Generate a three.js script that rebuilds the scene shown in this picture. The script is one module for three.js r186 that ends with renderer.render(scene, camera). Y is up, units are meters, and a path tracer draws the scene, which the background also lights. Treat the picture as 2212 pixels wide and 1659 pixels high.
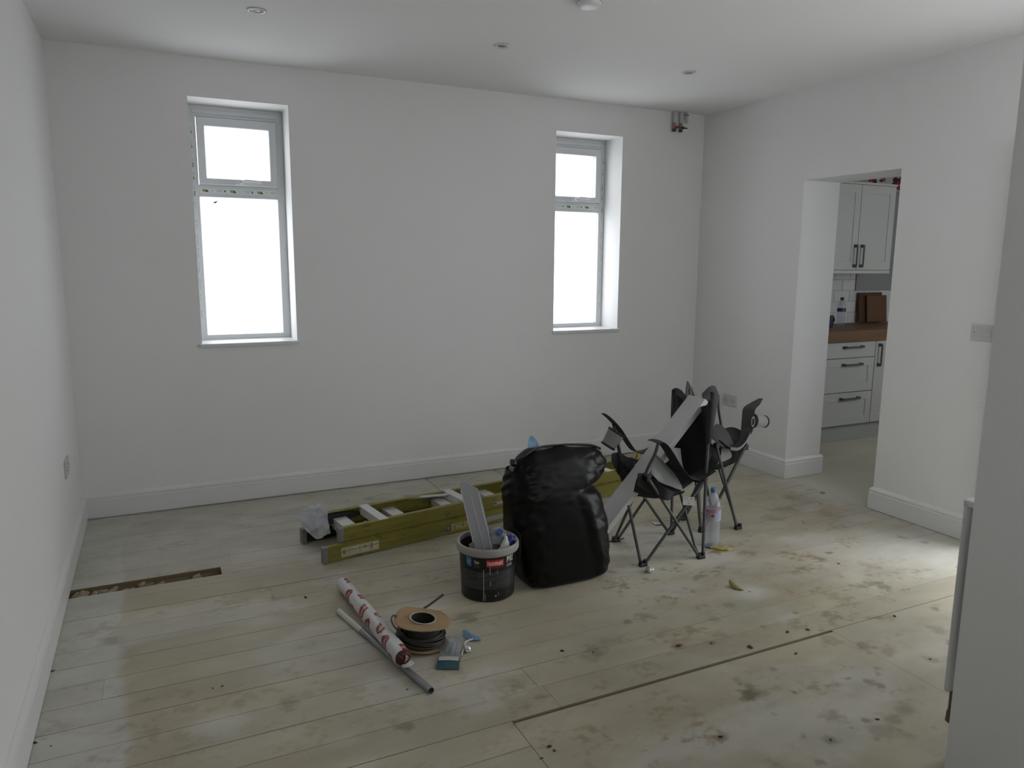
import * as THREE from 'three';
import { mergeGeometries, mergeVertices, toCreasedNormals } from 'three/addons/utils/BufferGeometryUtils.js';
import { RoundedBoxGeometry } from 'three/addons/geometries/RoundedBoxGeometry.js';
import { RectAreaLightUniformsLib } from 'three/addons/lights/RectAreaLightUniformsLib.js';

// ---------------------------------------------------------------- camera, sky, area lights, exposure
const scene = new THREE.Scene();
const DEG = Math.PI / 180;
const camera = new THREE.PerspectiveCamera(2 * Math.atan(829.5 / 1603.3) / DEG, 2212 / 1659, 0.02, 100);
camera.position.set(0.4498, 1.5, 4.8021);
camera.rotation.set(-9.319 * DEG, -25.637 * DEG, 0.419 * DEG, 'YXZ');

RectAreaLightUniformsLib.init();
const renderer = new THREE.WebGLRenderer({ antialias: true });
renderer.toneMapping = THREE.LinearToneMapping;
renderer.toneMappingExposure = 1.0;
renderer.shadowMap.enabled = true;
renderer.shadowMap.type = THREE.PCFSoftShadowMap;

const SKY = [6.2, 6.2, 6.35];
{ // an even overcast sky
  const w = 64, h = 32, d = new Float32Array(w * h * 4);
  for (let j = 0; j < h; j++) for (let i = 0; i < w; i++) {
    const up = Math.sin(((j + 0.5) / h - 0.5) * Math.PI), k = 0.85 + 0.25 * Math.max(0, up);
    d.set([SKY[0] * k, SKY[1] * k, SKY[2] * k, 1], (j * w + i) * 4);
  }
  const t = new THREE.DataTexture(d, w, h, THREE.RGBAFormat, THREE.FloatType);
  t.mapping = THREE.EquirectangularReflectionMapping; t.magFilter = THREE.LinearFilter; t.minFilter = THREE.LinearFilter;
  t.needsUpdate = true;
  scene.background = t;
}
const DAY = new THREE.Color().setRGB(0.925, 0.945, 0.99);
const L_WINDOW = 1.1, L_PATIO = 1.2, L_NEAR = 0.45, L_REAR = 0.62, L_KITCHEN = 0.6;
function daylight(w, h, x, y, z, tx, ty, tz, nits) {          // daylight entering through one pane, just inside its glass
  const l = new THREE.RectAreaLight(DAY, nits, w, h);
  l.position.set(x, y, z); l.lookAt(tx, ty, tz); scene.add(l);
}

// ---------------------------------------------------------------- measures
const W = 4.403, H = 2.6385, RT = 0.334, ZR = 5.35;            // room width, height, right wall thickness, rear wall
const ZP = 1.042, ZN = 1.764, DH = 2.053;                     // doorway into the kitchen
const PZ0 = 2.5, PZ1 = 3.4, PH = 2.05;                        // glazed door in the right wall
const NX = 2.476, NZ0 = 3.565, NZ1 = 3.865, NXO = NX + 0.3, NW = [2.80, 4.15, 0.98, 2.15];                      // short wall on the right
const WIN = [[0.6896, 1.2466], [3.088, 3.6493]], WB = 0.990, WT = 2.4215, WD = 0.2327;
const KZ = -0.15, KX = 8.0, KF = 2.2;                                   // kitchen back wall, far end

// ---------------------------------------------------------------- helpers
function rng(a) { return () => { a |= 0; a = a + 0x6D2B79F5 | 0; let t = Math.imul(a ^ a >>> 15, 1 | a); t = t + Math.imul(t ^ t >>> 7, 61 | t) ^ t; return ((t ^ t >>> 14) >>> 0) / 4294967296; }; }
const R0 = rng(7);
const V = (x, y, z) => new THREE.Vector3(x, y, z);
const hash = (x, y, s) => { let h = Math.imul(x, 374761393) + Math.imul(y, 668265263) + Math.imul(s, 1442695041) | 0; h = Math.imul(h ^ h >>> 13, 1274126177); return ((h ^ h >>> 16) >>> 0) / 4294967296; };
function n2(x, y, s = 0) {
  const i = Math.floor(x), j = Math.floor(y), u = x - i, v = y - j, a = u * u * (3 - 2 * u), b = v * v * (3 - 2 * v);
  return (hash(i, j, s) * (1 - a) + hash(i + 1, j, s) * a) * (1 - b) + (hash(i, j + 1, s) * (1 - a) + hash(i + 1, j + 1, s) * a) * b;
}
function fbm(x, y, s = 0, o = 4) { let r = 0, a = 0.5, t = 0; for (let k = 0; k < o; k++) { r += a * n2(x, y, s + k * 17); t += a; x = x * 2.03 + 5.1; y = y * 2.03 + 3.7; a *= 0.5; } return r / t; }
const n3 = (x, y, z, s = 0) => (n2(x + 0.37 * z, y, s) + n2(y + 11.3, z - 0.41 * x, s + 3) + n2(z - 7.7, x + 0.29 * y, s + 5)) / 3;
const sm = (a, b, x) => { const t = Math.min(1, Math.max(0, (x - a) / (b - a))); return t * t * (3 - 2 * t); };
const toS = c => c <= 0.0031308 ? 12.92 * c : 1.055 * Math.pow(c, 1 / 2.4) - 0.055;
const names = {};
function numbered(n) { const k = names[n] = (names[n] ?? -1) + 1; return k ? `${n}_${String(k).padStart(3, '0')}` : n; }
function mesh(name, geo, mat, parent) {
  const g = Array.isArray(geo) ? (geo.length > 1 ? mergeGeometries(geo.map(x => { const y = x.index ? x.toNonIndexed() : x.clone(); for (const k of Object.keys(y.attributes)) if (!['position', 'normal', 'uv'].includes(k)) y.deleteAttribute(k); if (!y.attributes.uv) y.setAttribute('uv', new THREE.Float32BufferAttribute(new Float32Array(y.attributes.position.count * 2), 2)); return y; })) : geo[0]) : geo;
  const m = new THREE.Mesh(g, mat);
  m.name = parent ? name : numbered(name); m.castShadow = m.receiveShadow = true;
  (parent || scene).add(m);
  return m;
}
function tag(o, label, category, group, kind) { o.userData.label = label; o.userData.category = category; if (group) o.userData.group = group; if (kind) o.userData.kind = kind; return o; }
function thing(name, label, category, p = [0, 0, 0], turn = 0, group) {
  const o = new THREE.Group(); o.name = numbered(name); o.position.set(...p); o.rotation.y = turn; scene.add(o);
  return tag(o, label, category, group);
}
function struct(name, geo, mat) { const m = mesh(name, geo, mat); m.name = name; m.userData.kind = 'structure'; return m; }
function structGroup(name) { const g = new THREE.Group(); g.name = name; g.userData.kind = 'structure'; scene.add(g); return g; }
function box(x0, x1, y0, y1, z0, z1, r = 0) {
  const g = r ? new RoundedBoxGeometry(x1 - x0, y1 - y0, z1 - z0, 2, r) : new THREE.BoxGeometry(x1 - x0, y1 - y0, z1 - z0);
  return g.translate((x0 + x1) / 2, (y0 + y1) / 2, (z0 + z1) / 2);
}
function rod(a, b, r, r2 = r, seg = 14) {                       // capped straight bar
  const d = b.clone().sub(a), g = new THREE.CylinderGeometry(r2, r, d.length(), seg);
  g.applyQuaternion(new THREE.Quaternion().setFromUnitVectors(V(0, 1, 0), d.clone().normalize()));
  return g.translate((a.x + b.x) / 2, (a.y + b.y) / 2, (a.z + b.z) / 2);
}
function pipe(pts, r, seg = 40, rs = 10, closed = false) { return new THREE.TubeGeometry(new THREE.CatmullRomCurve3(pts, closed, 'centripetal'), seg, r, rs, closed); }
function bar(a, b, r) { return mergeGeometries([rod(a, b, r)]); }
const cr = (a, b, c, d, t) => 0.5 * (2 * b + (c - a) * t + (2 * a - 5 * b + 4 * c - d) * t * t + (3 * b - a - 3 * c + d) * t * t * t);
function sheet(net, th = 0.003, nu = 6, fn) {                   // a smooth cloth through a net of points, with thickness
  const rows = net.length, cols = net[0].length, U = (cols - 1) * nu, Vn = (rows - 1) * nu;
  const at = (i, j) => net[Math.max(0, Math.min(rows - 1, i))][Math.max(0, Math.min(cols - 1, j))];
  const P = [];
  for (let v = 0; v <= Vn; v++) for (let u = 0; u <= U; u++) {
    const j = Math.min(cols - 2, Math.floor(u / nu)), i = Math.min(rows - 2, Math.floor(v / nu)), s = u / nu - j, t = v / nu - i, c = [];
    for (let k = 0; k < 3; k++) {
      const q = []; for (let a = -1; a < 3; a++) q.push(cr(at(i + a, j - 1)[k], at(i + a, j)[k], at(i + a, j + 1)[k], at(i + a, j + 2)[k], s));
      c.push(cr(...q, t));
    }
    const p = V(...c); if (fn) fn(p, u / U, v / Vn); P.push(p);
  }
  return shell(P, U, Vn, th);
}
function shell(P, U, Vn, th) {
  const id = (u, v) => v * (U + 1) + u, N = P.length, nor = [];
  for (let v = 0; v <= Vn; v++) for (let u = 0; u <= U; u++) {
    const a = P[id(Math.min(U, u + 1), v)].clone().sub(P[id(Math.max(0, u - 1), v)]), b = P[id(u, Math.min(Vn, v + 1))].clone().sub(P[id(u, Math.max(0, v - 1))]);
    nor.push(a.cross(b).normalize());
  }
  const pos = [], nn = [], uv = [], idx = [];
  for (const s of [1, -1]) P.forEach((p, k) => { const q = p.clone().addScaledVector(nor[k], s * th / 2); pos.push(q.x, q.y, q.z); nn.push(nor[k].x * s, nor[k].y * s, nor[k].z * s); uv.push((k % (U + 1)) / U, Math.floor(k / (U + 1)) / Vn); });
  for (let v = 0; v < Vn; v++) for (let u = 0; u < U; u++) { const a = id(u, v), b = id(u + 1, v), c = id(u + 1, v + 1), d = id(u, v + 1); idx.push(a, b, c, a, c, d, N + a, N + c, N + b, N + a, N + d, N + c); }
  const edge = (a, b) => idx.push(a, N + a, b, b, N + a, N + b);
  for (let u = 0; u < U; u++) { edge(id(u, 0), id(u + 1, 0)); edge(id(u + 1, Vn), id(u, Vn)); }
  for (let v = 0; v < Vn; v++) { edge(id(0, v + 1), id(0, v)); edge(id(U, v), id(U, v + 1)); }
  const g = new THREE.BufferGeometry();
  g.setAttribute('position', new THREE.Float32BufferAttribute(pos, 3)); g.setAttribute('normal', new THREE.Float32BufferAttribute(nn, 3)); g.setAttribute('uv', new THREE.Float32BufferAttribute(uv, 2)); g.setIndex(idx);
  return g;
}
function ext(pts, depth, holes = [], bevel) {
  const s = new THREE.Shape(pts.map(p => new THREE.Vector2(...p)));
  for (const h of holes) s.holes.push(new THREE.Path(h.map(p => new THREE.Vector2(...p))));
  return new THREE.ExtrudeGeometry(s, bevel ? { depth, bevelEnabled: true, bevelThickness: bevel, bevelSize: bevel, bevelOffset: -bevel, bevelSegments: 1, curveSegments: 12 } : { depth, bevelEnabled: false, curveSegments: 12 });
}
const rect = (x0, x1, y0, y1) => [[x0, y0], [x1, y0], [x1, y1], [x0, y1]];
function crumple(r, seed, amp = 0.35, sy = 0.7, det = 3) {       // creased lump
  const g = mergeVertices(new THREE.IcosahedronGeometry(1, det).deleteAttribute('normal').deleteAttribute('uv')), p = g.attributes.position;
  for (let i = 0; i < p.count; i++) {
    const x = p.getX(i), y = p.getY(i), z = p.getZ(i), k = 1 - amp + amp * 2 * Math.abs(n3(x * 2.3 + seed, y * 2.3, z * 2.3 + seed, seed) - 0.5) * 2 + amp * 0.4 * n3(x * 6 + seed, y * 6, z * 6, seed + 9);
    p.setXYZ(i, x * k * r, Math.max(-0.6, y * k) * r * sy, z * k * r);
  }
  g.computeVertexNormals(); return g;
}

// ---------------------------------------------------------------- materials
const mat = (c, rough = 0.6, o = {}) => new THREE.MeshStandardMaterial({ color: new THREE.Color().setRGB(...c), roughness: rough, ...o });
const phys = (c, rough, o) => new THREE.MeshPhysicalMaterial({ color: new THREE.Color().setRGB(...c), roughness: rough, ...o });
function dataTex(w, h, fn, srgb = true, rx = 1, ry = 1) {
  const d = new Uint8Array(w * h * 4);
  for (let j = 0; j < h; j++) for (let i = 0; i < w; i++) { const c = fn(i / w, j / h), k = (j * w + i) * 4; for (let a = 0; a < 3; a++) d[k + a] = Math.round(255 * Math.min(1, Math.max(0, srgb ? toS(c[a]) : c[a]))); d[k + 3] = 255; }
  const t = new THREE.DataTexture(d, w, h); t.magFilter = THREE.LinearFilter; t.minFilter = THREE.LinearMipmapLinearFilter; t.generateMipmaps = true;
  t.wrapS = t.wrapT = THREE.RepeatWrapping; t.repeat.set(rx, ry); if (srgb) t.colorSpace = THREE.SRGBColorSpace; t.needsUpdate = true; return t;
}
const rollerBump = dataTex(256, 256, (u, v) => { const k = 0.5 * fbm(u * 64, v * 64, 3, 2) + 0.5 * fbm(u * 9, v * 9, 8, 3); return [k, k, k]; }, false, 1.2, 1.2);
const M = {
  wall: mat([0.87, 0.865, 0.85], 0.75, { bumpMap: rollerBump, bumpScale: 0.0012 }),
  ceiling: mat([0.88, 0.877, 0.865], 0.85),
  plaster: mat([0.42, 0.39, 0.34], 0.9, { bumpMap: rollerBump, bumpScale: 0.002 }),  // tone kept dark on unseen rear walls, cutting bounce onto the near wall
  gloss: mat([0.80, 0.80, 0.775], 0.38),
  sill: mat([0.74, 0.75, 0.75], 0.4),
  upvc: mat([0.66, 0.68, 0.69], 0.35),
  black: mat([0.012, 0.012, 0.012], 0.5),
  dark: mat([0.03, 0.024, 0.018], 0.95),
};
// painted floorboards: one map in room coordinates, so that stains run across the boards
const FX0 = -0.1, FZ0 = -0.1, FS = 5.0;
const dirt = [[2.26, 3.0, .05, .9], [2.28, 2.96, .03, .6], [2.71, 3.13, .04, .6], [2.42, 3.21, .055, .5], [3.0, 2.69, .05, .5], [2.91, 2.94, .05, .6], [2.96, 2.99, .05, .4], [2.24, 2.62, .035, .7], [2.37, 2.66, .025, .6], [1.91, 2.52, .06, .45], [2.27, 2.35, .05, .45], [2.52, 2.51, .04, .35], [2.81, 2.84, .05, .45], [2.58, 3.3, .04, .5], [2.49, 3.33, .06, .35], [2.31, 3.3, .03, .6], [2.24, 3.25, .02, .5], [2.0, 3.14, .035, .7], [2.19, 3.36, .03, .5], [2.06, 3.31, .03, .5], [3.17, 2.55, .05, .3], [3.46, 2.6, .04, .5], [2.68, 3.29, .04, .45], [3.06, 3.11, .03, .4], [2.26, 2.51, .06, .2], [2.27, 2.91, .03, .5], [1.57, 2.05, .07, .55], [0.78, 2.37, .05, .35], [0.62, 2.3, .03, .3], [3.02, 1.43, .1, .25], [4.05, 1.72, .1, .35], [3.91, 1.56, .08, .4], [3.7, 1.65, .08, .3], [2.64, 1.65, .08, .35], [1.85, 0.35, .05, .5], [1.95, .5, .03, .4], [1.6, .3, .03, .35], [0.2, 1.63, .05, .35], [.84, 1.5, .03, .35], [1.35, 1.9, .02, .5], [1.5, 2.59, .12, .16], [1.1, 2.66, .03, .5], [4.1, 1.4, .06, .4], [3.95, 1.9, .07, .3], [3.3, 2.97, .05, .35], [2.6, 2.2, .02, .3], [1.2, 2.42, .03, .25]];
{ const q = rng(77); for (let k = 0; k < 110; k++) { const x = 1.3 + 2.9 * q(), z = 1.3 + 2.2 * q(), a = q(), b = q(); if (b > 0.35 + 0.35 * (x < 2 ? 1 : 0)) dirt.push([x, z, 0.012 + 0.03 * a * a, 0.25 + 0.5 * q()]); } }
const pale = [[4.1, 2.35, .55, .95], [3.75, 2.1, .3, .6], [0.56, 2.38, .10, .7], [0.84, 2.14, .16, .45], [1.04, 2.08, .16, .55], [2.86, 2.38, .10, .9], [2.37, 2.4, .12, .3], [2.79, 2.59, .10, .5], [1.15, 1.11, .13, .9], [3.53, 2.51, .25, .5], [3.35, 2.34, .2, .4], [0.76, 1.7, .1, .4], [2.3, 2.1, .3, .35], [2.9, 2.05, .22, .35], [3.55, 1.95, .12, .6], [0.78, 2.0, .1, .5], [3.2, 1.75, .12, .4], [4.2, 1.85, .15, .6], [2.6, 1.95, .2, .4]];  // leading entries paint in the door's light pool; the rest are pale smears
const ROWS = [0.385, 0.52, 0.655, 0.78, 0.904, 1.041, 1.135, 1.229, 1.380, 1.524, 1.665, 1.800, 1.938, 2.076, 2.221, 2.362, 2.502, 2.642, 2.781];
while (ROWS[ROWS.length - 1] < ZR) ROWS.push(ROWS[ROWS.length - 1] + 0.141);
let rowV = -1, dirtRow = [], paleRow = [];
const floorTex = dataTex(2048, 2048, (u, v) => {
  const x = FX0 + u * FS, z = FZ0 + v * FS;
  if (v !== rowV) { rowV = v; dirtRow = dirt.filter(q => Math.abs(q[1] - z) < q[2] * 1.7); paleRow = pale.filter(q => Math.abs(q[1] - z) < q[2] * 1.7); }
  if (x > 4.45 || z < -0.02 || z > 4.5) return [0.4, 0.38, 0.32];
  const a = fbm(x * 1.7, z * 3.2, 21, 4), b = fbm(x * 7, z * 13, 31, 3), g = n2(x * 9, z * 260, 41) * 0.6 + n2(x * 25, z * 500, 43) * 0.4;
  let white = 1 - sm(0.22, 0.27, x + 0.12 * (fbm(x * 2, z * 5, 51, 3) - 0.5) - 0.03 * Math.sin(Math.floor(z / 0.14) * 12.3));
  white = Math.max(white, 0.75 * (1 - sm(0.75, 1.25, z + 0.35 * (a - 0.5))) * (x < 2.6 ? 1 : 0.6), 0.6 * sm(4.15, 4.33, x + 0.1 * (b - .5)));
  white = Math.max(white, sm(0.56, 0.70, a) * 0.55);
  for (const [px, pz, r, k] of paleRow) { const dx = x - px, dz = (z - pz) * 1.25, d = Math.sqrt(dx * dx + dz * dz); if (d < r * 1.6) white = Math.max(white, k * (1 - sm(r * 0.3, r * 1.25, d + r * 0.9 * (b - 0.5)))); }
  const warm = fbm(x * 2.6 + 9, z * 4.1, 61, 3);
  let c = [0.500 + 0.05 * (warm - 0.5), 0.462, 0.365 - 0.05 * (warm - 0.5)];
  const w = [0.655, 0.65, 0.615];
  const mid = fbm(x * 5 + 3, z * 9, 111, 4); let k = 0.80 + 0.13 * b + 0.24 * mid + 0.06 * (g - 0.5) * (1 - white);
  c = c.map((q, i) => (q * (1 - white) + w[i] * white) * k * [0.90, 0.885, 0.83][i] * (1 - 0.20 * sm(1.3, 2.0, x) * sm(2.0, 2.5, z) * sm(3.7, 3.1, x)));  // front middle darkened: dirtier there, and sets off the door's light pool
  // scuffs: brown in the front right, greenish here and there
  const front = sm(1.2, 2.6, x) * sm(1.1, 2.2, z), s1 = fbm(x * 11, z * 15, 71, 4), s2 = fbm(x * 4.2, z * 5.5, 81, 3);
  const s3 = fbm(x * 42, z * 55, 73, 3); let d = sm(0.52, 0.74, s1 * 0.6 + s3 * 0.4) * sm(0.42, 0.62, s2) * (0.35 + 0.65 * front) + 0.42 * sm(0.46, 0.68, fbm(x * 3.1 + 4, z * 6.0, 121, 4)) * (0.35 + 0.65 * front) * (0.6 + 0.8 * (s3 - 0.3)); d *= 1 - 0.75 * sm(3.5, 4.0, x) * sm(2.9, 2.5, z) * sm(1.6, 2.0, z); d = Math.min(d, 0.85);
  if (z > 0.39 && (z < 2.78 || x < 1.43)) { let e = 1; for (const q of ROWS) e = Math.min(e, Math.abs(z - q)); d = Math.max(d, 0.5 * (1 - sm(0.001, 0.0042, e)) * sm(0.3, 0.6, fbm(x * 3, z * 40, 131, 3)) * (1 - 0.5 * white)); }
  let mk = 0; for (const [px, pz, r, q] of dirtRow) { const dx = x - px, dz = z - pz, e = Math.sqrt(dx * dx + dz * dz); if (e < r * 1.7) mk = Math.max(mk, q * (1 - sm(r * 0.25, r * 1.3, e + r * 1.5 * (fbm(x * 34, z * 46, 91, 3) - 0.42)))); }
  const bm = sm(0.4, 0.6, n2(x * 3, z * 3, 95)), br = [0.25, 0.225 - 0.035 * bm, 0.145 - 0.03 * bm];
  c = c.map((q, i) => q * (1 - d) + br[i] * d);
  c = c.map((q, i) => q * (1 - mk) + [0.125, 0.095, 0.058][i] * mk);
  const sp = n2(x * 120, z * 120, 97); if (sp > 0.94) c = c.map(q => q * 0.85);
  return c;
}, true);
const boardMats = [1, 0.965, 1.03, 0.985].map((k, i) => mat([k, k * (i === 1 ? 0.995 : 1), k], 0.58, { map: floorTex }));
M.kitchenFloor = mat([0.56, 0.53, 0.43], 0.6, { map: dataTex(256, 256, (u, v) => { const k = 0.55 + 0.75 * fbm(u * 6, v * 9, 5, 4); return [k, k * 0.99, k * 0.95]; }, true, 0.5, 0.5) });
const worldUV = g => { const p = g.attributes.position, n = g.attributes.normal, uv = []; for (let i = 0; i < p.count; i++) uv.push((p.getX(i) - FX0) / FS, (p.getZ(i) - FZ0) / FS); g.setAttribute('uv', new THREE.Float32BufferAttribute(uv, 2)); return g; };
function boardGeo(x0, x1, z0, z1, top = 0, th = 0.02, c = 0.0006) {   // flat board with a worn arris
  const P = [[x0 + c, top, z0 + c], [x1 - c, top, z0 + c], [x1 - c, top, z1 - c], [x0 + c, top, z1 - c], [x0, top - c, z0], [x1, top - c, z0], [x1, top - c, z1], [x0, top - c, z1], [x0, top - th, z0], [x1, top - th, z0], [x1, top - th, z1], [x0, top - th, z1]];
  const Q = [[0, 3, 2, 1], [0, 1, 5, 4], [1, 2, 6, 5], [2, 3, 7, 6], [3, 0, 4, 7], [4, 5, 9, 8], [5, 6, 10, 9], [6, 7, 11, 10], [7, 4, 8, 11], [8, 9, 10, 11]];
  const pos = []; for (const q of Q) for (const k of [0, 1, 2, 0, 2, 3]) pos.push(...P[q[k]]);
  const g = new THREE.BufferGeometry(); g.setAttribute('position', new THREE.Float32BufferAttribute(pos, 3)); g.computeVertexNormals(); return worldUV(g);
}

// ---------------------------------------------------------------- floor
const floor = struct('floor', [box(-0.3, W + 0.05, -0.2, -0.12, -0.3, NZ0 + 0.01), box(-0.3, NX + 0.05, -0.2, -0.12, NZ0 + 0.01, ZR + 0.2)], M.dark);
{
  const rows = ROWS;
  const joints = { 4: [0.71], 5: [0.66], 12: [0.198, 2.9], 8: [0.846, 2.75], 10: [1.9], 14: [2.4], 15: [3.3], 2: [2.2], 6: [1.9], 7: [3.1], 9: [2.3], 11: [3.6], 13: [1.2], 16: [1.6] };
  const r = rng(11);
  for (let k = 0; k + 1 < rows.length; k++) {
    const z0 = rows[k], z1 = rows[k + 1];
    let cuts = [0.002, ...(joints[k] || [0.5 + r() * 1.6 + 0.9]), W + 0.0]; if (k === 5) cuts = [0.66, 2.5, W];
    const gap = 0.0017 + 0.0020 * r() * r();
    for (let i = 0; i + 1 < cuts.length; i++) {
      let x0 = cuts[i] + (i ? 0.0008 : 0), x1 = cuts[i + 1];
      if (k >= 18 && k <= 23) { if (x0 > 1.43) continue; x1 = Math.min(x1, 1.428); }     // sheets cover the front right
      if (z1 > NZ0) x1 = Math.min(x1, NX);
      if (x1 - x0 < 0.05) continue;
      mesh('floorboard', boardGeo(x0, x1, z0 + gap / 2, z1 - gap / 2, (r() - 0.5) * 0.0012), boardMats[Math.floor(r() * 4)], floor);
    }
  }
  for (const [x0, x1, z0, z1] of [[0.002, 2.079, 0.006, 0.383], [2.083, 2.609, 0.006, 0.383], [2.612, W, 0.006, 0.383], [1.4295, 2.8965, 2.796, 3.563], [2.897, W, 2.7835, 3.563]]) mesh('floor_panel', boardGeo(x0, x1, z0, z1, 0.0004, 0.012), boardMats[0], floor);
  mesh('dirt_bed', [box(1.43, 2.896, -0.02, -0.006, 2.776, 2.80)], mat([0.13, 0.09, 0.055], 0.95), floor);
  // the open slot left by a missing board: a joist, the trough and what fell into it
    mesh('joist', [box(0.30, 0.36, -0.115, -0.022, 1.0, 1.2)], mat([0.26, 0.19, 0.11], 0.9), floor);
  mesh('joist', [box(0.004, 0.658, -0.021, -0.0016, 1.0416, 1.0436)], mat([0.22, 0.16, 0.09], 0.9), floor);
  mesh('joist', [box(0.0, 0.72, -0.119, -0.021, 1.025, 1.040)], mat([0.36, 0.29, 0.19], 0.9), floor);
  mesh('dirt_bed', [box(0.0, 0.70, -0.119, -0.052, 1.041, 1.15)], mat([0.20, 0.15, 0.09], 0.95), floor);
  const lumps = []; const q = rng(5);
  for (let i = 0; i < 34; i++) { const g = crumple(0.014 + 0.017 * q(), i + 3, 0.45, 0.8, 1); g.rotateY(q() * 6).rotateZ(q()).translate(0.03 + 0.6 * q() * (i % 3 ? 0.6 : 1), -0.038 + 0.018 * q(), 1.062 + 0.055 * q()); lumps.push(g); }
  const rub = mesh('rubble', lumps, mat([0.36, 0.29, 0.20], 0.95)); tag(rub, 'broken plaster rubble lying in the open slot of the floor', 'rubble', null, 'stuff');
}
// ---------------------------------------------------------------- walls and ceiling
const hole = (a, b) => rect(a, b, WB, WT).reverse();
struct('wall_back', ext(rect(-0.3, W + RT, -0.2, H + 0.2), 0.3, [hole(...WIN[0]), hole(...WIN[1])]).translate(0, 0, -0.3), M.wall);
struct('wall_left', box(-0.3, 0, -0.2, H + 0.2, 0, 3.45), M.wall);
struct('wall_left_rear', box(-0.3, 0, -0.2, H + 0.2, 3.45, ZR), M.plaster);                     // unseen, given a dark plaster tone to cut bounced light
{
  const s = [[-ZP, 0], [-ZP, DH], [-ZN, DH], [-ZN, 0], [-PZ0, 0], [-PZ0, PH], [-PZ1, PH], [-PZ1, 0], [-NZ1, 0], [-NZ1, H + 0.2], [0, H + 0.2], [0, 0]];
  struct('wall_right', ext(s.reverse(), RT).rotateY(Math.PI / 2).translate(W, 0, 0), M.wall);
}
struct('wall_near_right', ext(rect(NX, W + RT, -0.2, H), NZ1 - NZ0, [rect(...NW)]).translate(0, 0, NZ0), M.wall);     // ends in the passage the camera stands in
struct('wall_passage_right', box(NX, NXO, -0.2, H, NZ1, ZR), M.wall);
const RW = [1.36, 2.43, 0.95, 2.2];
struct('wall_rear', ext(rect(-0.3, NXO, -0.2, H + 0.2), 0.3, [rect(...RW)]).translate(0, 0, ZR), M.plaster);
struct('ceiling', box(-0.3, W + RT, H, H + 0.25, -0.3, NZ1), M.ceiling);
struct('ceiling_passage', box(-0.3, NXO, H, H + 0.25, NZ1, ZR + 0.3), M.ceiling);
// kitchen shell
struct('floor_kitchen', [box(W + 0.002, KX, -0.2, -0.001, KZ, KF)], M.kitchenFloor);
const wallKitchen = struct('wall_kitchen_back', box(W + RT, KX + 0.2, -0.2, H + 0.2, KZ - 0.2, KZ), mat([0.60, 0.60, 0.585], 0.7));
struct('wall_kitchen_side', box(KX, KX + 0.2, 0, H, KZ, KF), M.wall);
struct('wall_kitchen_front', ext(rect(W + RT, KX + 0.2, -0.2, H), 0.15, [rect(5.5, 7.2, 1.0, 2.1)]).translate(0, 0, KF), M.wall);
struct('paving', box(W + RT, 16, -0.2, -0.03, KF + 0.16, 16), mat([0.22, 0.22, 0.21], 0.9));
struct('paving_near', box(NXO, W + RT, -0.2, -0.03, NZ1, 16), mat([0.22, 0.22, 0.21], 0.9));
struct('ceiling_kitchen', box(W + RT, KX + 0.2, H, H + 0.25, KZ - 0.2, KF + 0.15), M.ceiling);

// skirting boards
const skirtProfile = [[0, 0], [0.018, 0], [0.018, 0.103], [0.0155, 0.107], [0.0155, 0.1105], [0.0175, 0.114], [0.0165, 0.122], [0.012, 0.129], [0.005, 0.1365], [0, 0.1374]];
function skirting(name, x0, z0, x1, z1, lift = 0.001, m0 = 0, m1 = 0) {   // m0, m1: mitres at the outer corners             // the room lies on the left of the way from start to end
  const d = V(x1 - x0, 0, z1 - z0), L = d.length(); d.normalize();
  const out = V(0, 1, 0).cross(d);                                    // out x up = along
  const g = ext(skirtProfile, L), gp = g.attributes.position;
  for (let i = 0; i < gp.count; i++) gp.setZ(i, gp.getZ(i) < L / 2 ? gp.getZ(i) - m0 * (gp.getX(i) - 0.0004) : gp.getZ(i) + m1 * (gp.getX(i) - 0.0004));
  g.applyMatrix4(new THREE.Matrix4().makeBasis(out, V(0, 1, 0), d).setPosition(x0, lift, z0));
  return struct(name, g, M.gloss);
}
skirting('baseboard_back', W, 0, 0, 0, 0.010);
skirting('baseboard_left', 0, 0, 0, 3.45, 0.0035);
skirting('baseboard_right', W, ZP, W, 0, 0.001, 1);
skirting('baseboard_reveal_far', W + RT + 0.02, ZP, W, ZP, 0.001, 0, 1);
skirting('baseboard_right_near', W, PZ0 - 0.045, W, ZN, 0.003, 0, 1);
skirting('baseboard_reveal_near', W, ZN, W + RT + 0.02, ZN, 0.001, 1);

// ---------------------------------------------------------------- windows
const printTex = (() => {                                          // protective tape with small green and dark print
  const c = document.createElement('canvas'); c.width = 512; c.height = 32; const x = c.getContext('2d');
  x.fillStyle = '#dfe3e2'; x.fillRect(0, 0, 512, 32);
  for (let k = 0; k < 3; k++) {
    const o = 14 + k * 180;
    x.fillStyle = '#7fa05c'; x.beginPath(); x.moveTo(o, 8); x.lineTo(o + 34, 8); x.lineTo(o + 44, 24); x.lineTo(o + 8, 24); x.fill();
    x.fillStyle = '#39463f'; x.beginPath(); x.moveTo(o + 28, 8); x.lineTo(o + 44, 24); x.lineTo(o + 24, 24); x.fill();
    x.fillStyle = '#b3b9b9'; x.fillRect(o + 62, 11, 6, 9); x.fillRect(o + 92, 8, 44, 4); x.fillRect(o + 96, 17, 36, 4);
    x.fillStyle = '#5b6462'; x.fillRect(o + 144, 9, 10, 13);
  }
  const t = new THREE.CanvasTexture(c); t.colorSpace = THREE.SRGBColorSpace; return t;
})();
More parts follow.
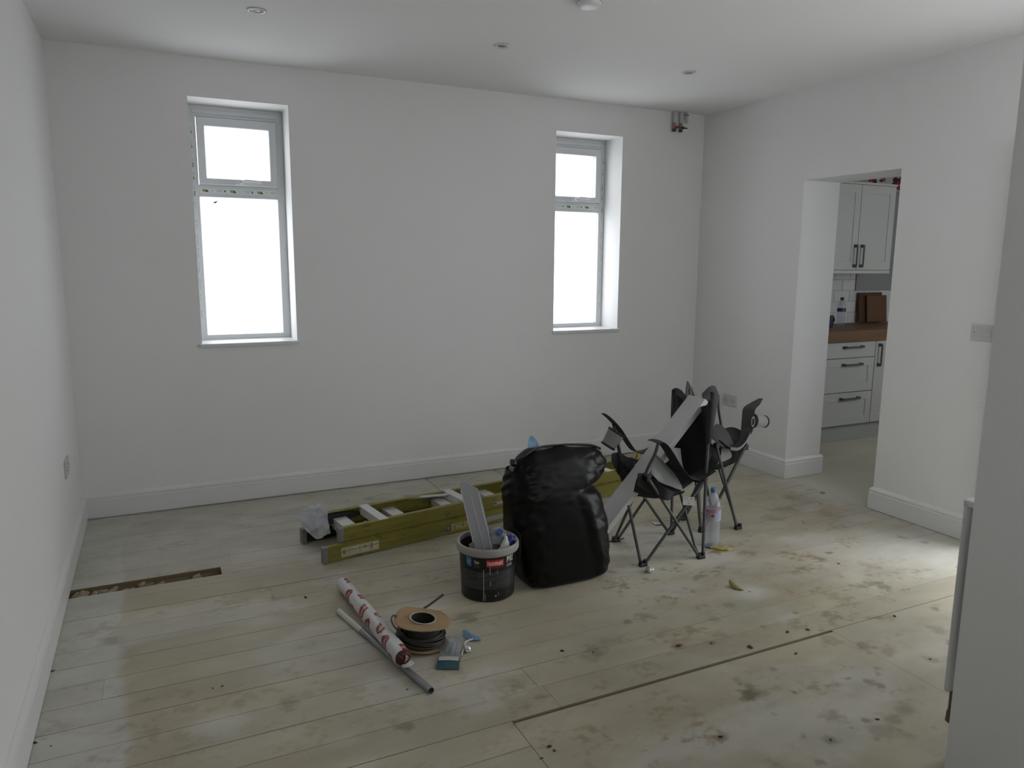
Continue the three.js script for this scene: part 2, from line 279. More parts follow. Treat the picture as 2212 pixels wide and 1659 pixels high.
const sideTex = (() => {
  const c = document.createElement('canvas'); c.width = 16; c.height = 512; const x = c.getContext('2d');
  x.fillStyle = '#d7dcdc'; x.fillRect(0, 0, 16, 512); const q = rng(3);
  for (let k = 0; k < 13; k++) { const y = 14 + k * 38 + q() * 12; x.fillStyle = k < 5 ? '#4c5350' : '#b4bbb8'; x.fillRect(6, y, 4, 6 + q() * 12); x.fillStyle = '#c0c7c0'; x.fillRect(4, y - 10, 8, 7); }
  const t = new THREE.CanvasTexture(c); t.colorSpace = THREE.SRGBColorSpace; return t;
})();
const frosted = phys([0.38, 0.40, 0.42], 0.97, { transmission: 1, thickness: 0, ior: 1.45 });
function ring(x0, x1, y0, y1, t, z0, z1, tb = t, tt = t, bev = 0.002) { // rectangular frame with bevelled edges
  return ext(rect(x0, x1, y0, y1), z1 - z0 - 2 * bev, [rect(x0 + t, x1 - t, y0 + tb, y1 - tt).reverse()], bev).translate(0, 0, z0 + bev);
}
WIN.forEach(([x0, x1], k) => {
  const g = structGroup('window_' + (k + 1)), Z = -WD, ys = 1.918;   // ys: middle of the transom
  const sx0 = x0 + 0.052, sx1 = x1 - 0.046;
  mesh('window_frame', [ring(x0 + 0.001, x1 - 0.001, WB + 0.001, WT - 0.001, 0.047, Z - 0.06, Z, 0.042, 0.066), box(x0 + 0.03, x1 - 0.03, WT - 0.05, WT - 0.026, Z, Z + 0.006, 0.002)], M.upvc, g);
  mesh('transom', [box(x0 + 0.046, x1 - 0.046, ys - 0.036, ys + 0.036, Z - 0.058, Z - 0.003, 0.004)], M.upvc, g);
  const tp = mesh('printed_tape', [box(x0 + 0.05, x1 - 0.05, ys - 0.013, ys + 0.017, Z - 0.003, Z - 0.0022)], mat([1, 1, 1], 0.5, { map: printTex }), g);
  tp.userData.label = 'protective tape printed in green and black';
  for (const a of k ? [x1 - 0.03] : [x0 + 0.012]) mesh('printed_tape', [box(a, a + 0.018, WB + 0.1, WT - 0.1, Z + 0.0002, Z + 0.0012)], mat([1, 1, 1], 0.5, { map: sideTex }), g);
  const sash = mesh('top_sash', [ring(sx0, sx1, ys + 0.038, WT - 0.070, 0.043, Z - 0.05, Z + 0.016, 0.038, 0.052, 0.004)], M.upvc, g);
  const hx = (x0 + x1) / 2 + 0.012, hy = ys + 0.055;
  mesh('window_handle', [box(hx - 0.035, hx + 0.02, hy - 0.013, hy + 0.006, Z + 0.016, Z + 0.026, 0.004), rod(V(hx, hy, Z + 0.02), V(hx, hy + 0.003, Z + 0.045), 0.009), pipe([V(hx, hy + 0.002, Z + 0.045), V(hx + 0.02, hy + 0.012, Z + 0.05), V(hx + 0.07, hy + 0.012, Z + 0.046), V(hx + 0.115, hy + 0.008, Z + 0.043)], 0.007, 16, 8)], M.sill, sash);
  const py0 = ys + 0.076, py1 = WT - 0.122, qy0 = WB + 0.043, qy1 = ys - 0.036, px0 = sx0 + 0.043, px1 = sx1 - 0.043, qx0 = x0 + 0.048, qx1 = x1 - 0.048;
  const pn = (a, b, c, d) => new THREE.PlaneGeometry(b - a, d - c).translate((a + b) / 2, (c + d) / 2, Z - 0.03);
  mesh('pane', pn(px0, px1, py0, py1), frosted, g); mesh('pane', pn(qx0, qx1, qy0, qy1), frosted, g);
  daylight(px1 - px0 - 0.004, py1 - py0 - 0.004, (px0 + px1) / 2, (py0 + py1) / 2, Z - 0.026, (px0 + px1) / 2, (py0 + py1) / 2, 5, L_WINDOW);
  daylight(qx1 - qx0 - 0.004, qy1 - qy0 - 0.004, (qx0 + qx1) / 2, (qy0 + qy1) / 2, Z - 0.026, (qx0 + qx1) / 2, (qy0 + qy1) / 2, 5, L_WINDOW);
  mesh('window_sill', [box(x0 + 0.0005, x1 - 0.0005, WB, WB + 0.012, Z, 0), box(x0 - 0.012, x1 + 0.014, WB - 0.010, WB + 0.012, -0.0005, 0.017, 0.004)], M.sill, g);
  if (!k) mesh('scuff_sticker', [ext([[0, 0], [0.012, 0.006], [0.03, 0.012], [0.022, 0], [0.012, -0.006]], 0.001).translate(qx0 + 0.075, qy1 - 0.03, Z - 0.029)], mat([0.1, 0.09, 0.09], 0.6), g);
});
// glazed door in the right wall (behind the short wall) plus unseen windows added as fill light
{
  const g = structGroup('door_1');
  mesh('door_frame', [ext(rect(-PZ1, -PZ0, 0, PH), 0.05, [rect(-PZ1 + 0.09, -PZ0 - 0.09, 0.09, PH - 0.09)]).rotateY(Math.PI / 2).translate(W + 0.10, 0, 0)], M.upvc, g);
  const pane = mesh('pane', new THREE.PlaneGeometry(PZ1 - PZ0 - 0.18, PH - 0.18).rotateY(-Math.PI / 2).translate(W + 0.125, PH / 2, (PZ0 + PZ1) / 2), phys([0.95, 0.97, 0.96], 0.02, { transmission: 1, thickness: 0, ior: 1.5 }), g);
  mesh('shadow_jamb', [box(W - 0.068, W + 0.1, 0.001, PH + 0.04, PZ0 - 0.04, PZ0 + 0.004)], M.gloss, g);  // unseen jamb, made to project so it throws the shadow beside the skirting
  daylight(PZ1 - PZ0 - 0.19, PH - 0.19, W + 0.095, PH / 2, (PZ0 + PZ1) / 2, 0, PH / 2, (PZ0 + PZ1) / 2, L_PATIO);
  const n = structGroup('window_3');                               // unseen, added over the radiator for general fill light
  mesh('window_frame', [ring(NW[0] + 0.001, NW[1] - 0.001, NW[2] + 0.001, NW[3] - 0.001, 0.06, NZ0 + 0.16, NZ0 + 0.22)], M.upvc, n);
  mesh('pane', new THREE.PlaneGeometry(NW[1] - NW[0] - 0.12, NW[3] - NW[2] - 0.12).translate((NW[0] + NW[1]) / 2, (NW[2] + NW[3]) / 2, NZ0 + 0.19), frosted, n);
  daylight(NW[1] - NW[0] - 0.13, NW[3] - NW[2] - 0.13, (NW[0] + NW[1]) / 2, (NW[2] + NW[3]) / 2, NZ0 + 0.155, (NW[0] + NW[1]) / 2, (NW[2] + NW[3]) / 2, 0, L_NEAR);
  const r = structGroup('window_4');                               // unseen, added behind the camera to brighten the far walls
  mesh('window_frame', [ring(RW[0] + 0.001, RW[1] - 0.001, RW[2] + 0.001, RW[3] - 0.001, 0.06, ZR + 0.1, ZR + 0.16)], M.upvc, r);
  mesh('pane', new THREE.PlaneGeometry(RW[1] - RW[0] - 0.12, RW[3] - RW[2] - 0.12).translate((RW[0] + RW[1]) / 2, (RW[2] + RW[3]) / 2, ZR + 0.13), frosted, r);
  daylight(RW[1] - RW[0] - 0.13, RW[3] - RW[2] - 0.13, (RW[0] + RW[1]) / 2, (RW[2] + RW[3]) / 2, ZR + 0.095, (RW[0] + RW[1]) / 2, (RW[2] + RW[3]) / 2, 0, L_REAR);
  const k = structGroup('window_5');  // unseen kitchen window, added to light the units from the front
  mesh('pane', new THREE.PlaneGeometry(1.7, 1.1).translate(6.35, 1.55, KF + 0.08), frosted, k);
  daylight(1.68, 1.08, 6.35, 1.55, KF + 0.05, 6.35, 1.55, 0, L_KITCHEN);
}

// ---------------------------------------------------------------- sockets, switches, ceiling fittings, valves, radiator
const platic = mat([0.62, 0.61, 0.61], 0.35), slot = mat([0.08, 0.07, 0.07], 0.6);
function doubleSocket(label, p, turn) {                            // plate faces +z before its turn
  const t = thing('wall_socket', label, 'socket', p, turn);
  mesh('face_plate', [new RoundedBoxGeometry(0.146, 0.086, 0.009, 3, 0.003).translate(0, 0, 0.0045)], platic, t);
  for (const s of [-0.037, 0.037]) {
    mesh('pin_slots', [box(s - 0.004, s + 0.004, 0.004, 0.012, 0.009, 0.0095), box(s - 0.015, s - 0.008, -0.012, -0.006, 0.009, 0.0095), box(s + 0.008, s + 0.015, -0.012, -0.006, 0.009, 0.0095)], slot, t);
    mesh('switch', [box(s * 0.42 - 0.006, s * 0.42 + 0.006, 0.014, 0.032, 0.0085, 0.0125, 0.001)], platic, t);
  }
  for (const s of [-0.061, 0.061]) mesh('screw', [rod(V(s, 0, 0.0085), V(s, 0, 0.0096), 0.0035)], slot, t);
  return t;
}
doubleSocket('white double socket low on the right wall behind the folding chairs', [W, 0.461, 0.455], -Math.PI / 2);
doubleSocket('white double socket low on the left wall near the corner', [0, 0.483, 0.64], Math.PI / 2);
{
  const t = thing('switch_plate', 'white switch plate at waist height beside the near wall edge', 'switch', [W, 1.148, 2.355], -Math.PI / 2);
  mesh('face_plate', [new RoundedBoxGeometry(0.146, 0.086, 0.009, 3, 0.003).translate(0, 0, 0.0045)], platic, t);
  for (const s of [-0.06, 0.06]) mesh('screw', [rod(V(s, 0, 0.0085), V(s, 0, 0.0096), 0.0035)], mat([0.28, 0.2, 0.2], 0.5), t);
  mesh('rocker', [box(-0.028, 0.028, -0.02, 0.02, 0.008, 0.0115, 0.001)], platic, t);
}
for (const [x, l] of [[0.958, 'recessed round downlight above the left window'], [2.203, 'recessed round downlight midway between the two windows'], [3.447, 'recessed round downlight above the right window']]) {
  const t = thing('downlight', l, 'downlight', [x, H, 0.993]);
  mesh('trim_ring', [new THREE.LatheGeometry([[0.027, -0.001], [0.030, -0.005], [0.038, -0.007], [0.043, -0.004], [0.044, 0], [0.027, 0]].map(p => new THREE.Vector2(...p)), 40)], mat([0.76, 0.76, 0.76], 0.35), t);
  mesh('lamp', [new THREE.LatheGeometry([[0, -0.0015], [0.010, -0.0018], [0.014, -0.0034], [0.020, -0.003], [0.0275, -0.0012]].map(p => new THREE.Vector2(...p)), 32)], mat([0.20, 0.20, 0.21], 0.3), t);
}
{
  const t = thing('smoke_alarm', 'white round alarm housing on the ceiling nearest the camera', 'alarm', [2.253, H, 1.80]);
  mesh('housing', [new THREE.LatheGeometry([[0, -0.034], [0.035, -0.033], [0.05, -0.028], [0.056, -0.018], [0.058, -0.010], [0.062, -0.009], [0.062, 0], [0, 0]].map(p => new THREE.Vector2(...p)), 48)], mat([0.78, 0.78, 0.78], 0.4), t);
  mesh('vent_ring', [new THREE.TorusGeometry(0.0575, 0.0016, 8, 48).rotateX(Math.PI / 2).translate(0, -0.013, 0)], mat([0.35, 0.35, 0.35], 0.6), t);
}
[[4.089, 'capped pipe end with a red tap lever beneath the ceiling', [0.28, 0.012, 0.012]], [4.150, 'capped pipe end with a blue tap lever beneath the ceiling', [0.018, 0.03, 0.075]]].forEach(([x, l, c], k) => {
  const t = thing('stop_valve', l, 'valve', [x, 0, 0.032]);
  mesh('supply_pipe', [rod(V(0, 2.545, 0), V(0, H, 0), 0.011)], mat([0.55, 0.55, 0.54], 0.5), t);
  mesh('valve_body', [rod(V(0, 2.528, 0), V(0, 2.556, 0), 0.014, 0.012, 6), rod(V(0, 2.503, 0), V(0, 2.53, 0), 0.011)], mat(k ? [0.28, 0.26, 0.12] : [0.36, 0.22, 0.2], 0.4, { metalness: 0.6 }), t);
  mesh('cap', [rod(V(0, 2.488, 0), V(0, 2.507, 0), 0.0145, 0.0145, 8)], mat([0.06, 0.055, 0.055], 0.5), t);
  mesh('lever', [rod(V(0.004, 2.517, 0.012), V(0.012, 2.517, 0.026), 0.010), box(0.008, 0.045, 2.511, 2.520, 0.022, 0.028, 0.002)], mat(c, 0.45), t);
});
{
  const t = thing('ceiling_pipe', 'short white pipe stub beside the blue tap beneath the ceiling', 'pipe', [4.205, 0, 0.03]);
  mesh('tube', [rod(V(0, 2.56, 0), V(0, H, 0), 0.011)], mat([0.56, 0.56, 0.55], 0.5), t);
  mesh('clip', [new THREE.TorusGeometry(0.013, 0.004, 8, 20).rotateX(Math.PI / 2).translate(0, 2.617, 0)], mat([0.2, 0.2, 0.2], 0.5), t);
}
{
  const t = thing('radiator', 'white panel radiator showing past the edge of the near wall', 'radiator', [2.576, 0.052, 3.500]);
  const f = []; for (let k = 0; k < 22; k++) f.push(box(0.02 + k * 0.035, 0.02 + k * 0.035 + 0.022, 0.185, 0.72, -0.034, -0.022, 0.004));
  mesh('panel', [box(0, 0.8, 0.147, 0.762, -0.028, -0.008, 0.009), ...f], M.sill, t);
  mesh('top_grille', [box(0.0, 0.8, 0.744, 0.764, -0.028, 0.04, 0.004)], M.sill, t);
  mesh('bracket', [box(0.1, 0.14, 0.3, 0.62, -0.01, 0.06)], M.sill, t); mesh('bracket', [box(0.66, 0.7, 0.3, 0.62, -0.01, 0.06)], M.sill, t);
  mesh('valve', [rod(V(0.024, 0.085, -0.005), V(0.024, 0.15, -0.005), 0.013), rod(V(0.024, 0.05, -0.005), V(0.024, 0.085, -0.005), 0.018, 0.016, 8)], mat([0.16, 0.11, 0.09], 0.4, { metalness: 0.5 }), t);
  mesh('supply_pipe', [rod(V(0.050, -0.052, 0.02), V(0.028, 0.055, -0.005), 0.0075)], mat([0.12, 0.13, 0.13], 0.4), t);
}

// ---------------------------------------------------------------- kitchen seen through the doorway
const unit = mat([0.50, 0.505, 0.47], 0.45), steel = mat([0.11, 0.105, 0.105], 0.4, { metalness: 0.3 });
function oakTex(seed, a, b) { return dataTex(512, 128, (u, v) => { const st = Math.floor(v * 4), sh = hash(Math.floor(u * 3 + st * 0.37), st, seed), g = fbm(u * 5 + st * 7, v * 60, seed, 4), k = 0.7 + 0.35 * g + 0.3 * (sh - 0.5); return a.map((q, i) => (q * (1 - sh * 0.5) + b[i] * sh * 0.5) * k); }); }
const oak = mat([1, 1, 1], 0.5, { map: oakTex(3, [0.20, 0.105, 0.042], [0.14, 0.07, 0.026]) });
function door(x0, x1, y0, y1, z, parent, name, shaker = true) {      // framed front with a recessed panel, facing +z
  const w = 0.07;
  return mesh(name, shaker ? [ring(x0, x1, y0, y1, w, z, z + 0.02, w, w, 0.0015), box(x0 + w - 0.002, x1 - w + 0.002, y0 + w - 0.002, y1 - w + 0.002, z + 0.002, z + 0.0145)] : [box(x0, x1, y0, y1, z, z + 0.02, 0.002)], unit, parent);
}
function pull(x, y, len, vertical, z, parent) {
  const d = vertical ? V(0, len / 2, 0) : V(len / 2, 0, 0), c = V(x, y, z);
  const a = c.clone().sub(d), b = c.clone().add(d), o = V(0, 0, 0.032);
  const bb = vertical ? box(x - 0.007, x + 0.007, y - len / 2 - 0.004, y + len / 2 + 0.004, z + 0.026, z + 0.036, 0.002) : box(x - len / 2 - 0.004, x + len / 2 + 0.004, y - 0.007, y + 0.007, z + 0.026, z + 0.036, 0.002);
  mesh('handle', [bb, ...[a, b].map(p => { const q = vertical ? [0.010, 0.013] : [0.013, 0.010]; return box(p.x - q[0], p.x + q[0], p.y - q[1], p.y + q[1], z, z + 0.03, 0.002); })], steel, parent);
}
{
  const t = thing('wall_cupboard', 'pale grey two-door wall cupboard above the kitchen worktop', 'cupboard', [0, 0, 0]);
  mesh('carcass', [box(5.54, 6.398, 1.45, 2.19, KZ + 0.001, 0.178)], unit, t);
  mesh('pelmet', [box(5.54, 6.398, 1.424, 1.452, 0.16, 0.200, 0.003)], unit, t);
  mesh('cornice', [box(5.53, 6.405, 2.178, 2.196, KZ + 0.001, 0.206, 0.003)], unit, t);
  pull(5.933, 1.574, 0.17, true, 0.2, door(5.542, 5.966, 1.456, 2.176, 0.18, t, 'door'));
  pull(6.014, 1.574, 0.17, true, 0.2, door(5.971, 6.396, 1.456, 2.176, 0.18, t, 'door'));
}
{
  const t = thing('drawer_unit', 'pale grey base unit with three drawers under the worktop', 'drawers');
  mesh('carcass', [box(5.385, 5.985, 0.146, 0.862, KZ + 0.002, 0.428)], unit, t);
  pull(5.706, 0.82, 0.2, false, 0.45, door(5.388, 5.983, 0.728, 0.860, 0.43, t, 'drawer', false));
  pull(5.708, 0.672, 0.2, false, 0.45, door(5.388, 5.983, 0.436, 0.722, 0.43, t, 'drawer'));
  pull(5.708, 0.382, 0.2, false, 0.45, door(5.388, 5.983, 0.152, 0.430, 0.43, t, 'drawer'));
}
{
  const t = thing('base_cupboard', 'pale grey base cupboard with an upright handle right of the drawers', 'cupboard');
  mesh('carcass', [box(5.987, 6.587, 0.146, 0.862, KZ + 0.002, 0.428)], unit, t);
  pull(6.030, 0.738, 0.17, true, 0.45, door(5.990, 6.585, 0.152, 0.860, 0.43, t, 'door', true));
}
tag(mesh('plinth_board', [box(4.90, 7.2, 0.0, 0.142, 0.385, 0.402)], mat([0.40, 0.41, 0.39], 0.5)), 'pale grey plinth board along the floor under the kitchen units', 'plinth');
tag(mesh('worktop', [box(4.90, 7.4, 0.864, 0.957, KZ + 0.004, 0.472, 0.004)], oak), 'oak worktop running over the kitchen base units', 'worktop');
{ // metro tiles, each one its own piece of the kitchen wall
  const tile = new RoundedBoxGeometry(0.197, 0.0985, 0.007, 1, 0.0025), tm = [0.60, 0.57, 0.62].map(k => mat([k, k * 1.01, k * 0.96], 0.18));
  for (let r = 0; r < 5; r++) for (let c = 0; c < 10; c++) {
    const x = 5.42 + c * 0.2 + (r % 2 ? 0.1 : 0), y = 1.0075 + r * 0.1015; if (r > 2 && x > 6.45) continue;
    const m = mesh('tile', tile, tm[(r * 3 + c * 5) % 3], wallKitchen); m.position.set(x, y, KZ + 0.0036);
  }
}
{ const p = struct('wall_panel', [box(6.385, 7.4, 1.262, H, KZ + 0.001, KZ + 0.02)], mat([0.26, 0.255, 0.25], 0.6)); }
function board(label, x, w, h, z, lean, tex) {
  const t = thing('chopping_board', label, 'chopping board', [x, 0.957, z]);
  const m = mesh('wood_slab', [ext(rect(-w / 2 + 0.01, w / 2 - 0.01, 0.01, h - 0.01), 0.014, [], 0.006).translate(0, 0, -0.007)], mat([1, 1, 1], 0.45, { map: tex }), t); m.rotation.x = -lean; { const p = m.geometry.attributes.position, u = []; for (let i = 0; i < p.count; i++) u.push(p.getX(i) / w + 0.5, p.getY(i) / h); m.geometry.setAttribute('uv', new THREE.Float32BufferAttribute(u, 2)); }
  return t;
}
board('large dark brown chopping board leaning against the kitchen tiles', 6.565, 0.33, 0.296, -0.090, 0.10, oakTex(13, [0.085, 0.034, 0.012], [0.05, 0.02, 0.008]));
board('smaller reddish chopping board leaning in front of the dark one', 6.615, 0.285, 0.27, -0.062, 0.10, oakTex(23, [0.15, 0.066, 0.022], [0.09, 0.036, 0.012]));
{
  const t = thing('bottle', 'clear plastic bottle with a dark cap standing on the worktop', 'bottle', [6.03, 0.958, 0.03]);
  const L = p => new THREE.LatheGeometry(p.map(q => new THREE.Vector2(...q)), 28);
  mesh('bottle_body', [L([[0, 0], [0.034, 0.001], [0.036, 0.01], [0.036, 0.16], [0.034, 0.185], [0.02, 0.215], [0.013, 0.225], [0.013, 0.235]])], phys([0.85, 0.86, 0.9], 0.12, { transmission: 0.9, thickness: 0, ior: 1.4 }), t);
  mesh('bottle_label', [L([[0.0368, 0.125], [0.0368, 0.155]])], mat([0.03, 0.03, 0.10], 0.5), t);
  mesh('bottle_cap', [L([[0, 0.252], [0.014, 0.251], [0.0155, 0.246], [0.0155, 0.226], [0.012, 0.224]])], mat([0.03, 0.03, 0.05], 0.5), t);
}
{
  const t = thing('cup', 'dark blue cup at the left end of the worktop', 'cup', [5.80, 0.957, 0.10]);
  mesh('cup_body', [new THREE.LatheGeometry([[0, 0.002], [0.034, 0.002], [0.038, 0.01], [0.043, 0.10], [0.040, 0.10], [0.035, 0.012], [0, 0.01]].map(q => new THREE.Vector2(...q)), 28)], mat([0.018, 0.022, 0.06], 0.3), t);
  mesh('cup_handle', [pipe([V(0.041, 0.08, 0), V(0.066, 0.075, 0), V(0.068, 0.045, 0), V(0.04, 0.028, 0)], 0.005, 20, 8)], mat([0.018, 0.022, 0.06], 0.3), t);
}
{ // fabric valance, its print showing over the cupboard
  const c = document.createElement('canvas'); c.width = 512; c.height = 128; const x = c.getContext('2d'), r = rng(6);
  x.fillStyle = '#a5a39f'; x.fillRect(0, 0, 512, 128);
  const flower = (cx, cy, w, h) => { for (let k = 0; k < 9; k++) { x.fillStyle = ['#5c1a20', '#7d2a33', '#3a1213', '#6e3144'][k % 4]; x.beginPath(); x.ellipse(cx + (r() - 0.5) * w, cy + (r() - 0.5) * h, w * 0.26, h * 0.26, r() * 3, 0, 7); x.fill(); } };
  flower(30, 72, 54, 60); flower(150, 66, 32, 60); flower(214, 50, 26, 50); flower(300, 80, 50, 60); flower(400, 60, 40, 56); flower(480, 74, 40, 56);
  const tx = new THREE.CanvasTexture(c); tx.colorSpace = THREE.SRGBColorSpace;
  const net = []; for (let k = 0; k < 3; k++) { const row = []; for (let q = 0; q <= 12; q++) row.push([6.10 + q * 0.1, 2.18 + k * 0.10, KZ + 0.045 + 0.010 * Math.sin(q * 2.1) * (1 - k * 0.4)]); net.push(row); }
  tag(mesh('valance', sheet(net, 0.003, 4), mat([1, 1, 1], 0.9, { map: tx })), 'pale fabric valance printed with dark red flowers above the wall cupboard', 'valance');
}

// ---------------------------------------------------------------- yellow stepladder lying flat
{
  const ax = Math.atan2(0.155, 1);
  const t = thing('stepladder', 'yellow folded stepladder with white treads lying flat on the floor', 'ladder', [1.105, 0, 1.052], ax);
  const fibre = mat([0.27, 0.235, 0.045], 0.5, { map: dataTex(256, 64, (u, v) => { const k = 0.78 + 0.3 * fbm(u * 7, v * 5, 9, 4) - 0.25 * sm(0.62, 0.75, fbm(u * 18, v * 9, 19, 3)); return [k, k, k]; }) });
  const alu = mat([0.70, 0.70, 0.69], 0.45, { metalness: 0.15 }), boot = mat([0.022, 0.022, 0.022], 0.55), shoe = mat([0.25, 0.24, 0.22], 0.7);
  const LEN = 2.27;
  // rail: C section, web towards the outside; s is its side, half-width tapering along the ladder
  const half = (x, up) => (up ? 0.152 : 0.176) - 0.055 * x / LEN;
  function rail(s, up, x0, x1, y0, y1) {
    const c = (y1 - y0), sec = [[0, 0], [0.030, 0], [0.030, 0.004], [0.004, 0.004], [0.004, c - 0.004], [0.030, c - 0.004], [0.030, c], [0, c]].map(p => [p[0], p[1]]);
    const L = x1 - x0, g = ext(sec, L, [], 0);                      // section in XY, along +Z
    const p = g.attributes.position;
    for (let i = 0; i < p.count; i++) { const a = p.getX(i), b = p.getY(i), l = p.getZ(i), x = x0 + l; p.setXYZ(i, x, y0 + b, s * (half(x, up) - a)); }
    if (s > 0) { const ix = p.count; for (let i = 0; i < ix; i += 3) for (const k of ['position', 'normal', 'uv']) { const q = g.attributes[k], n = q.itemSize; for (let e = 0; e < n; e++) { const tmp = q.array[(i + 1) * n + e]; q.array[(i + 1) * n + e] = q.array[(i + 2) * n + e]; q.array[(i + 2) * n + e] = tmp; } } }
    g.computeVertexNormals();
    const m = mesh('rail', g, fibre, t);
    // a moulded ridge along the web
    return m;
  }
  const uvRail = m => { const p = m.geometry.attributes.position, u = []; for (let i = 0; i < p.count; i++) u.push(p.getX(i) / 1.1, p.getY(i) / 0.16 + p.getZ(i)); m.geometry.setAttribute('uv', new THREE.Float32BufferAttribute(u, 2)); };
  for (const s of [1, -1]) {
    uvRail(rail(s, false, 0.012, LEN, 0.003, 0.083)); uvRail(rail(s, true, s > 0 ? 0.105 : 0.02, LEN, 0.085, 0.158));
    mesh('rail_ridge', [0, 1].map(k => { const a = k ? 0.122 : 0.045, u = !!k, x0 = k ? 0.12 : 0.03; return bar(V(x0, a, s * half(x0, u)), V(LEN - 0.01, a, s * half(LEN, u)), 0.0022); }), fibre, t);
  }
  // end caps of the rails
  for (const [s, up, x, y0, y1] of [[1, false, 0, 0, 0.084], [-1, false, 0, 0, 0.084], [1, true, 0.095, 0.085, 0.159]]) {
    const z = s * half(x, up);
    mesh('foot', [box(x - 0.004, x + 0.022, y0, y1, Math.min(z + s * 0.003, z - s * 0.036), Math.max(z + s * 0.003, z - s * 0.036), 0.003)], shoe, t);
  }
  // long black boots inside the far rails
  for (const [x0, x1, y0, y1, up] of [[0.02, 0.30, 0.008, 0.078, false], [0.09, 0.36, 0.092, 0.150, true]]) {
    const g = ext([[x0, y0], [x0 + 0.03, y0], [x1 * 0.6, y0 + 0.006], [x1, y0 + (y1 - y0) * 0.42], [x1 * 0.8, y1 - 0.012], [x0 + 0.03, y1], [x0, y1]], 0.02, [], 0.002);
    mesh('boot', [g.translate(0, 0, -half(0.15, up) + 0.006)], boot, t);
  }
  // treads of the climbing side and the cross bars of the folded back
  for (const x of [0.20, 0.49, 0.80, 1.10, 1.41, 1.71, 2.02]) {
    const h = half(x, true) - 0.0045;
    mesh('tread', [box(x - 0.036, x + 0.036, 0.106, 0.119, -h, h, 0.002), box(x - 0.036, x - 0.032, 0.06, 0.11, -h, h), box(x + 0.032, x + 0.036, 0.06, 0.11, -h, h)], alu, t);
  }
  for (const x of [0.345, 0.87, 1.43, 1.965]) {
    const h = half(x, true) - 0.003;
    mesh('cross_bar', [box(x - 0.026, x + 0.026, 0.146, 0.1605, -h, h, 0.002), box(x - 0.026, x - 0.022, 0.115, 0.15, -h, h)], alu, t);
  }
  for (const [x, y] of [[0.62, 0.15], [1.70, 0.15]]) mesh('brace', [bar(V(x, y, -half(x, true) + 0.006), V(x + 0.27, y + 0.002, -half(x, true) + 0.09), 0.008)], alu, t);
  // spreader links on the near side, stickers, top cap
  const zl = x => half(x, true) + 0.003;
  mesh('spreader_link', [ext([[1.035, 0.110], [1.043, 0.103], [1.30, 0.112], [1.308, 0.12], [1.30, 0.128], [1.043, 0.123], [1.035, 0.116]], 0.004).translate(0, 0, zl(1.17))], mat([0.45, 0.45, 0.44], 0.4, { metalness: 0.3 }), t);
  mesh('spreader_link', [ext([[0.97, 0.030], [0.98, 0.022], [1.26, 0.030], [1.27, 0.042], [1.26, 0.055], [0.98, 0.052], [0.97, 0.044]], 0.004).translate(0, 0, half(1.12, false) + 0.002)], mat([0.40, 0.41, 0.42], 0.4, { metalness: 0.3 }), t);
  for (const [x, y] of [[1.05, 0.115], [0.992, 0.038]]) mesh('rivet', [rod(V(x, y, zl(x) + 0.002), V(x, y, zl(x) + 0.008), 0.006)], mat([0.2, 0.2, 0.2], 0.4, { metalness: 0.6 }), t);
  const sticker = (x0, x1, y0, y1, kind) => {
    const c = document.createElement('canvas'); c.width = 512; c.height = 128; const q = c.getContext('2d'), r = rng(kind + 2);
    q.fillStyle = kind ? '#a2953e' : '#b9b28a'; q.fillRect(0, 0, 512, 128);
    if (kind) {
      q.fillStyle = '#59606b'; q.fillRect(4, 8, 84, 112); q.fillStyle = '#a9aa9a'; q.fillRect(36, 36, 22, 50);
      q.fillStyle = '#c9c7b4'; for (let k = 0; k < 6; k++) { q.fillRect(108 + k * 66, 24, 14, 78); q.fillRect(108 + k * 66, 24 + (k % 3) * 30, 50, 14); if (k % 2) q.fillRect(144 + k * 66, 30, 14, 66); }
    } else {
      q.fillStyle = '#cfcab2'; q.fillRect(10, 14, 230, 100); q.fillRect(256, 14, 110, 100); q.fillRect(380, 10, 120, 106);
      q.fillStyle = '#9c8f78'; for (let k = 0; k < 9; k++) q.fillRect(70 + r() * 10, 24 + k * 9, 130 * r() + 20, 3);
      q.fillStyle = '#a67f66'; q.fillRect(20, 30, 40, 60); q.fillRect(392, 20, 30, 80); q.fillStyle = '#7e8a5c'; q.fillRect(300, 30, 40, 30); q.fillStyle = '#b3a98a'; for (let k = 0; k < 40; k++) q.fillRect(r() * 500, r() * 120, 8 * r() + 3, 8 * r() + 3);
    }
    const tx = new THREE.CanvasTexture(c); tx.colorSpace = THREE.SRGBColorSpace;
    const a = half(x0, false) + 0.0012, b = half(x1, false) + 0.0012, g = new THREE.PlaneGeometry(x1 - x0, y1 - y0).rotateY(Math.atan2(a - b, x1 - x0)).translate((x0 + x1) / 2, (y0 + y1) / 2, (a + b) / 2);
    mesh('sticker', g, mat([1, 1, 1], 0.5, { map: tx }), t);
  };
  sticker(0.09, 0.30, 0.014, 0.066, 0); sticker(0.70, 0.91, 0.014, 0.062, 1);
  mesh('top_cap', [box(LEN - 0.01, LEN + 0.07, 0.004, 0.15, -0.135, 0.135, 0.012), box(LEN + 0.02, LEN + 0.05, 0.15, 0.163, -0.08, 0.08, 0.004)], boot, t);
}
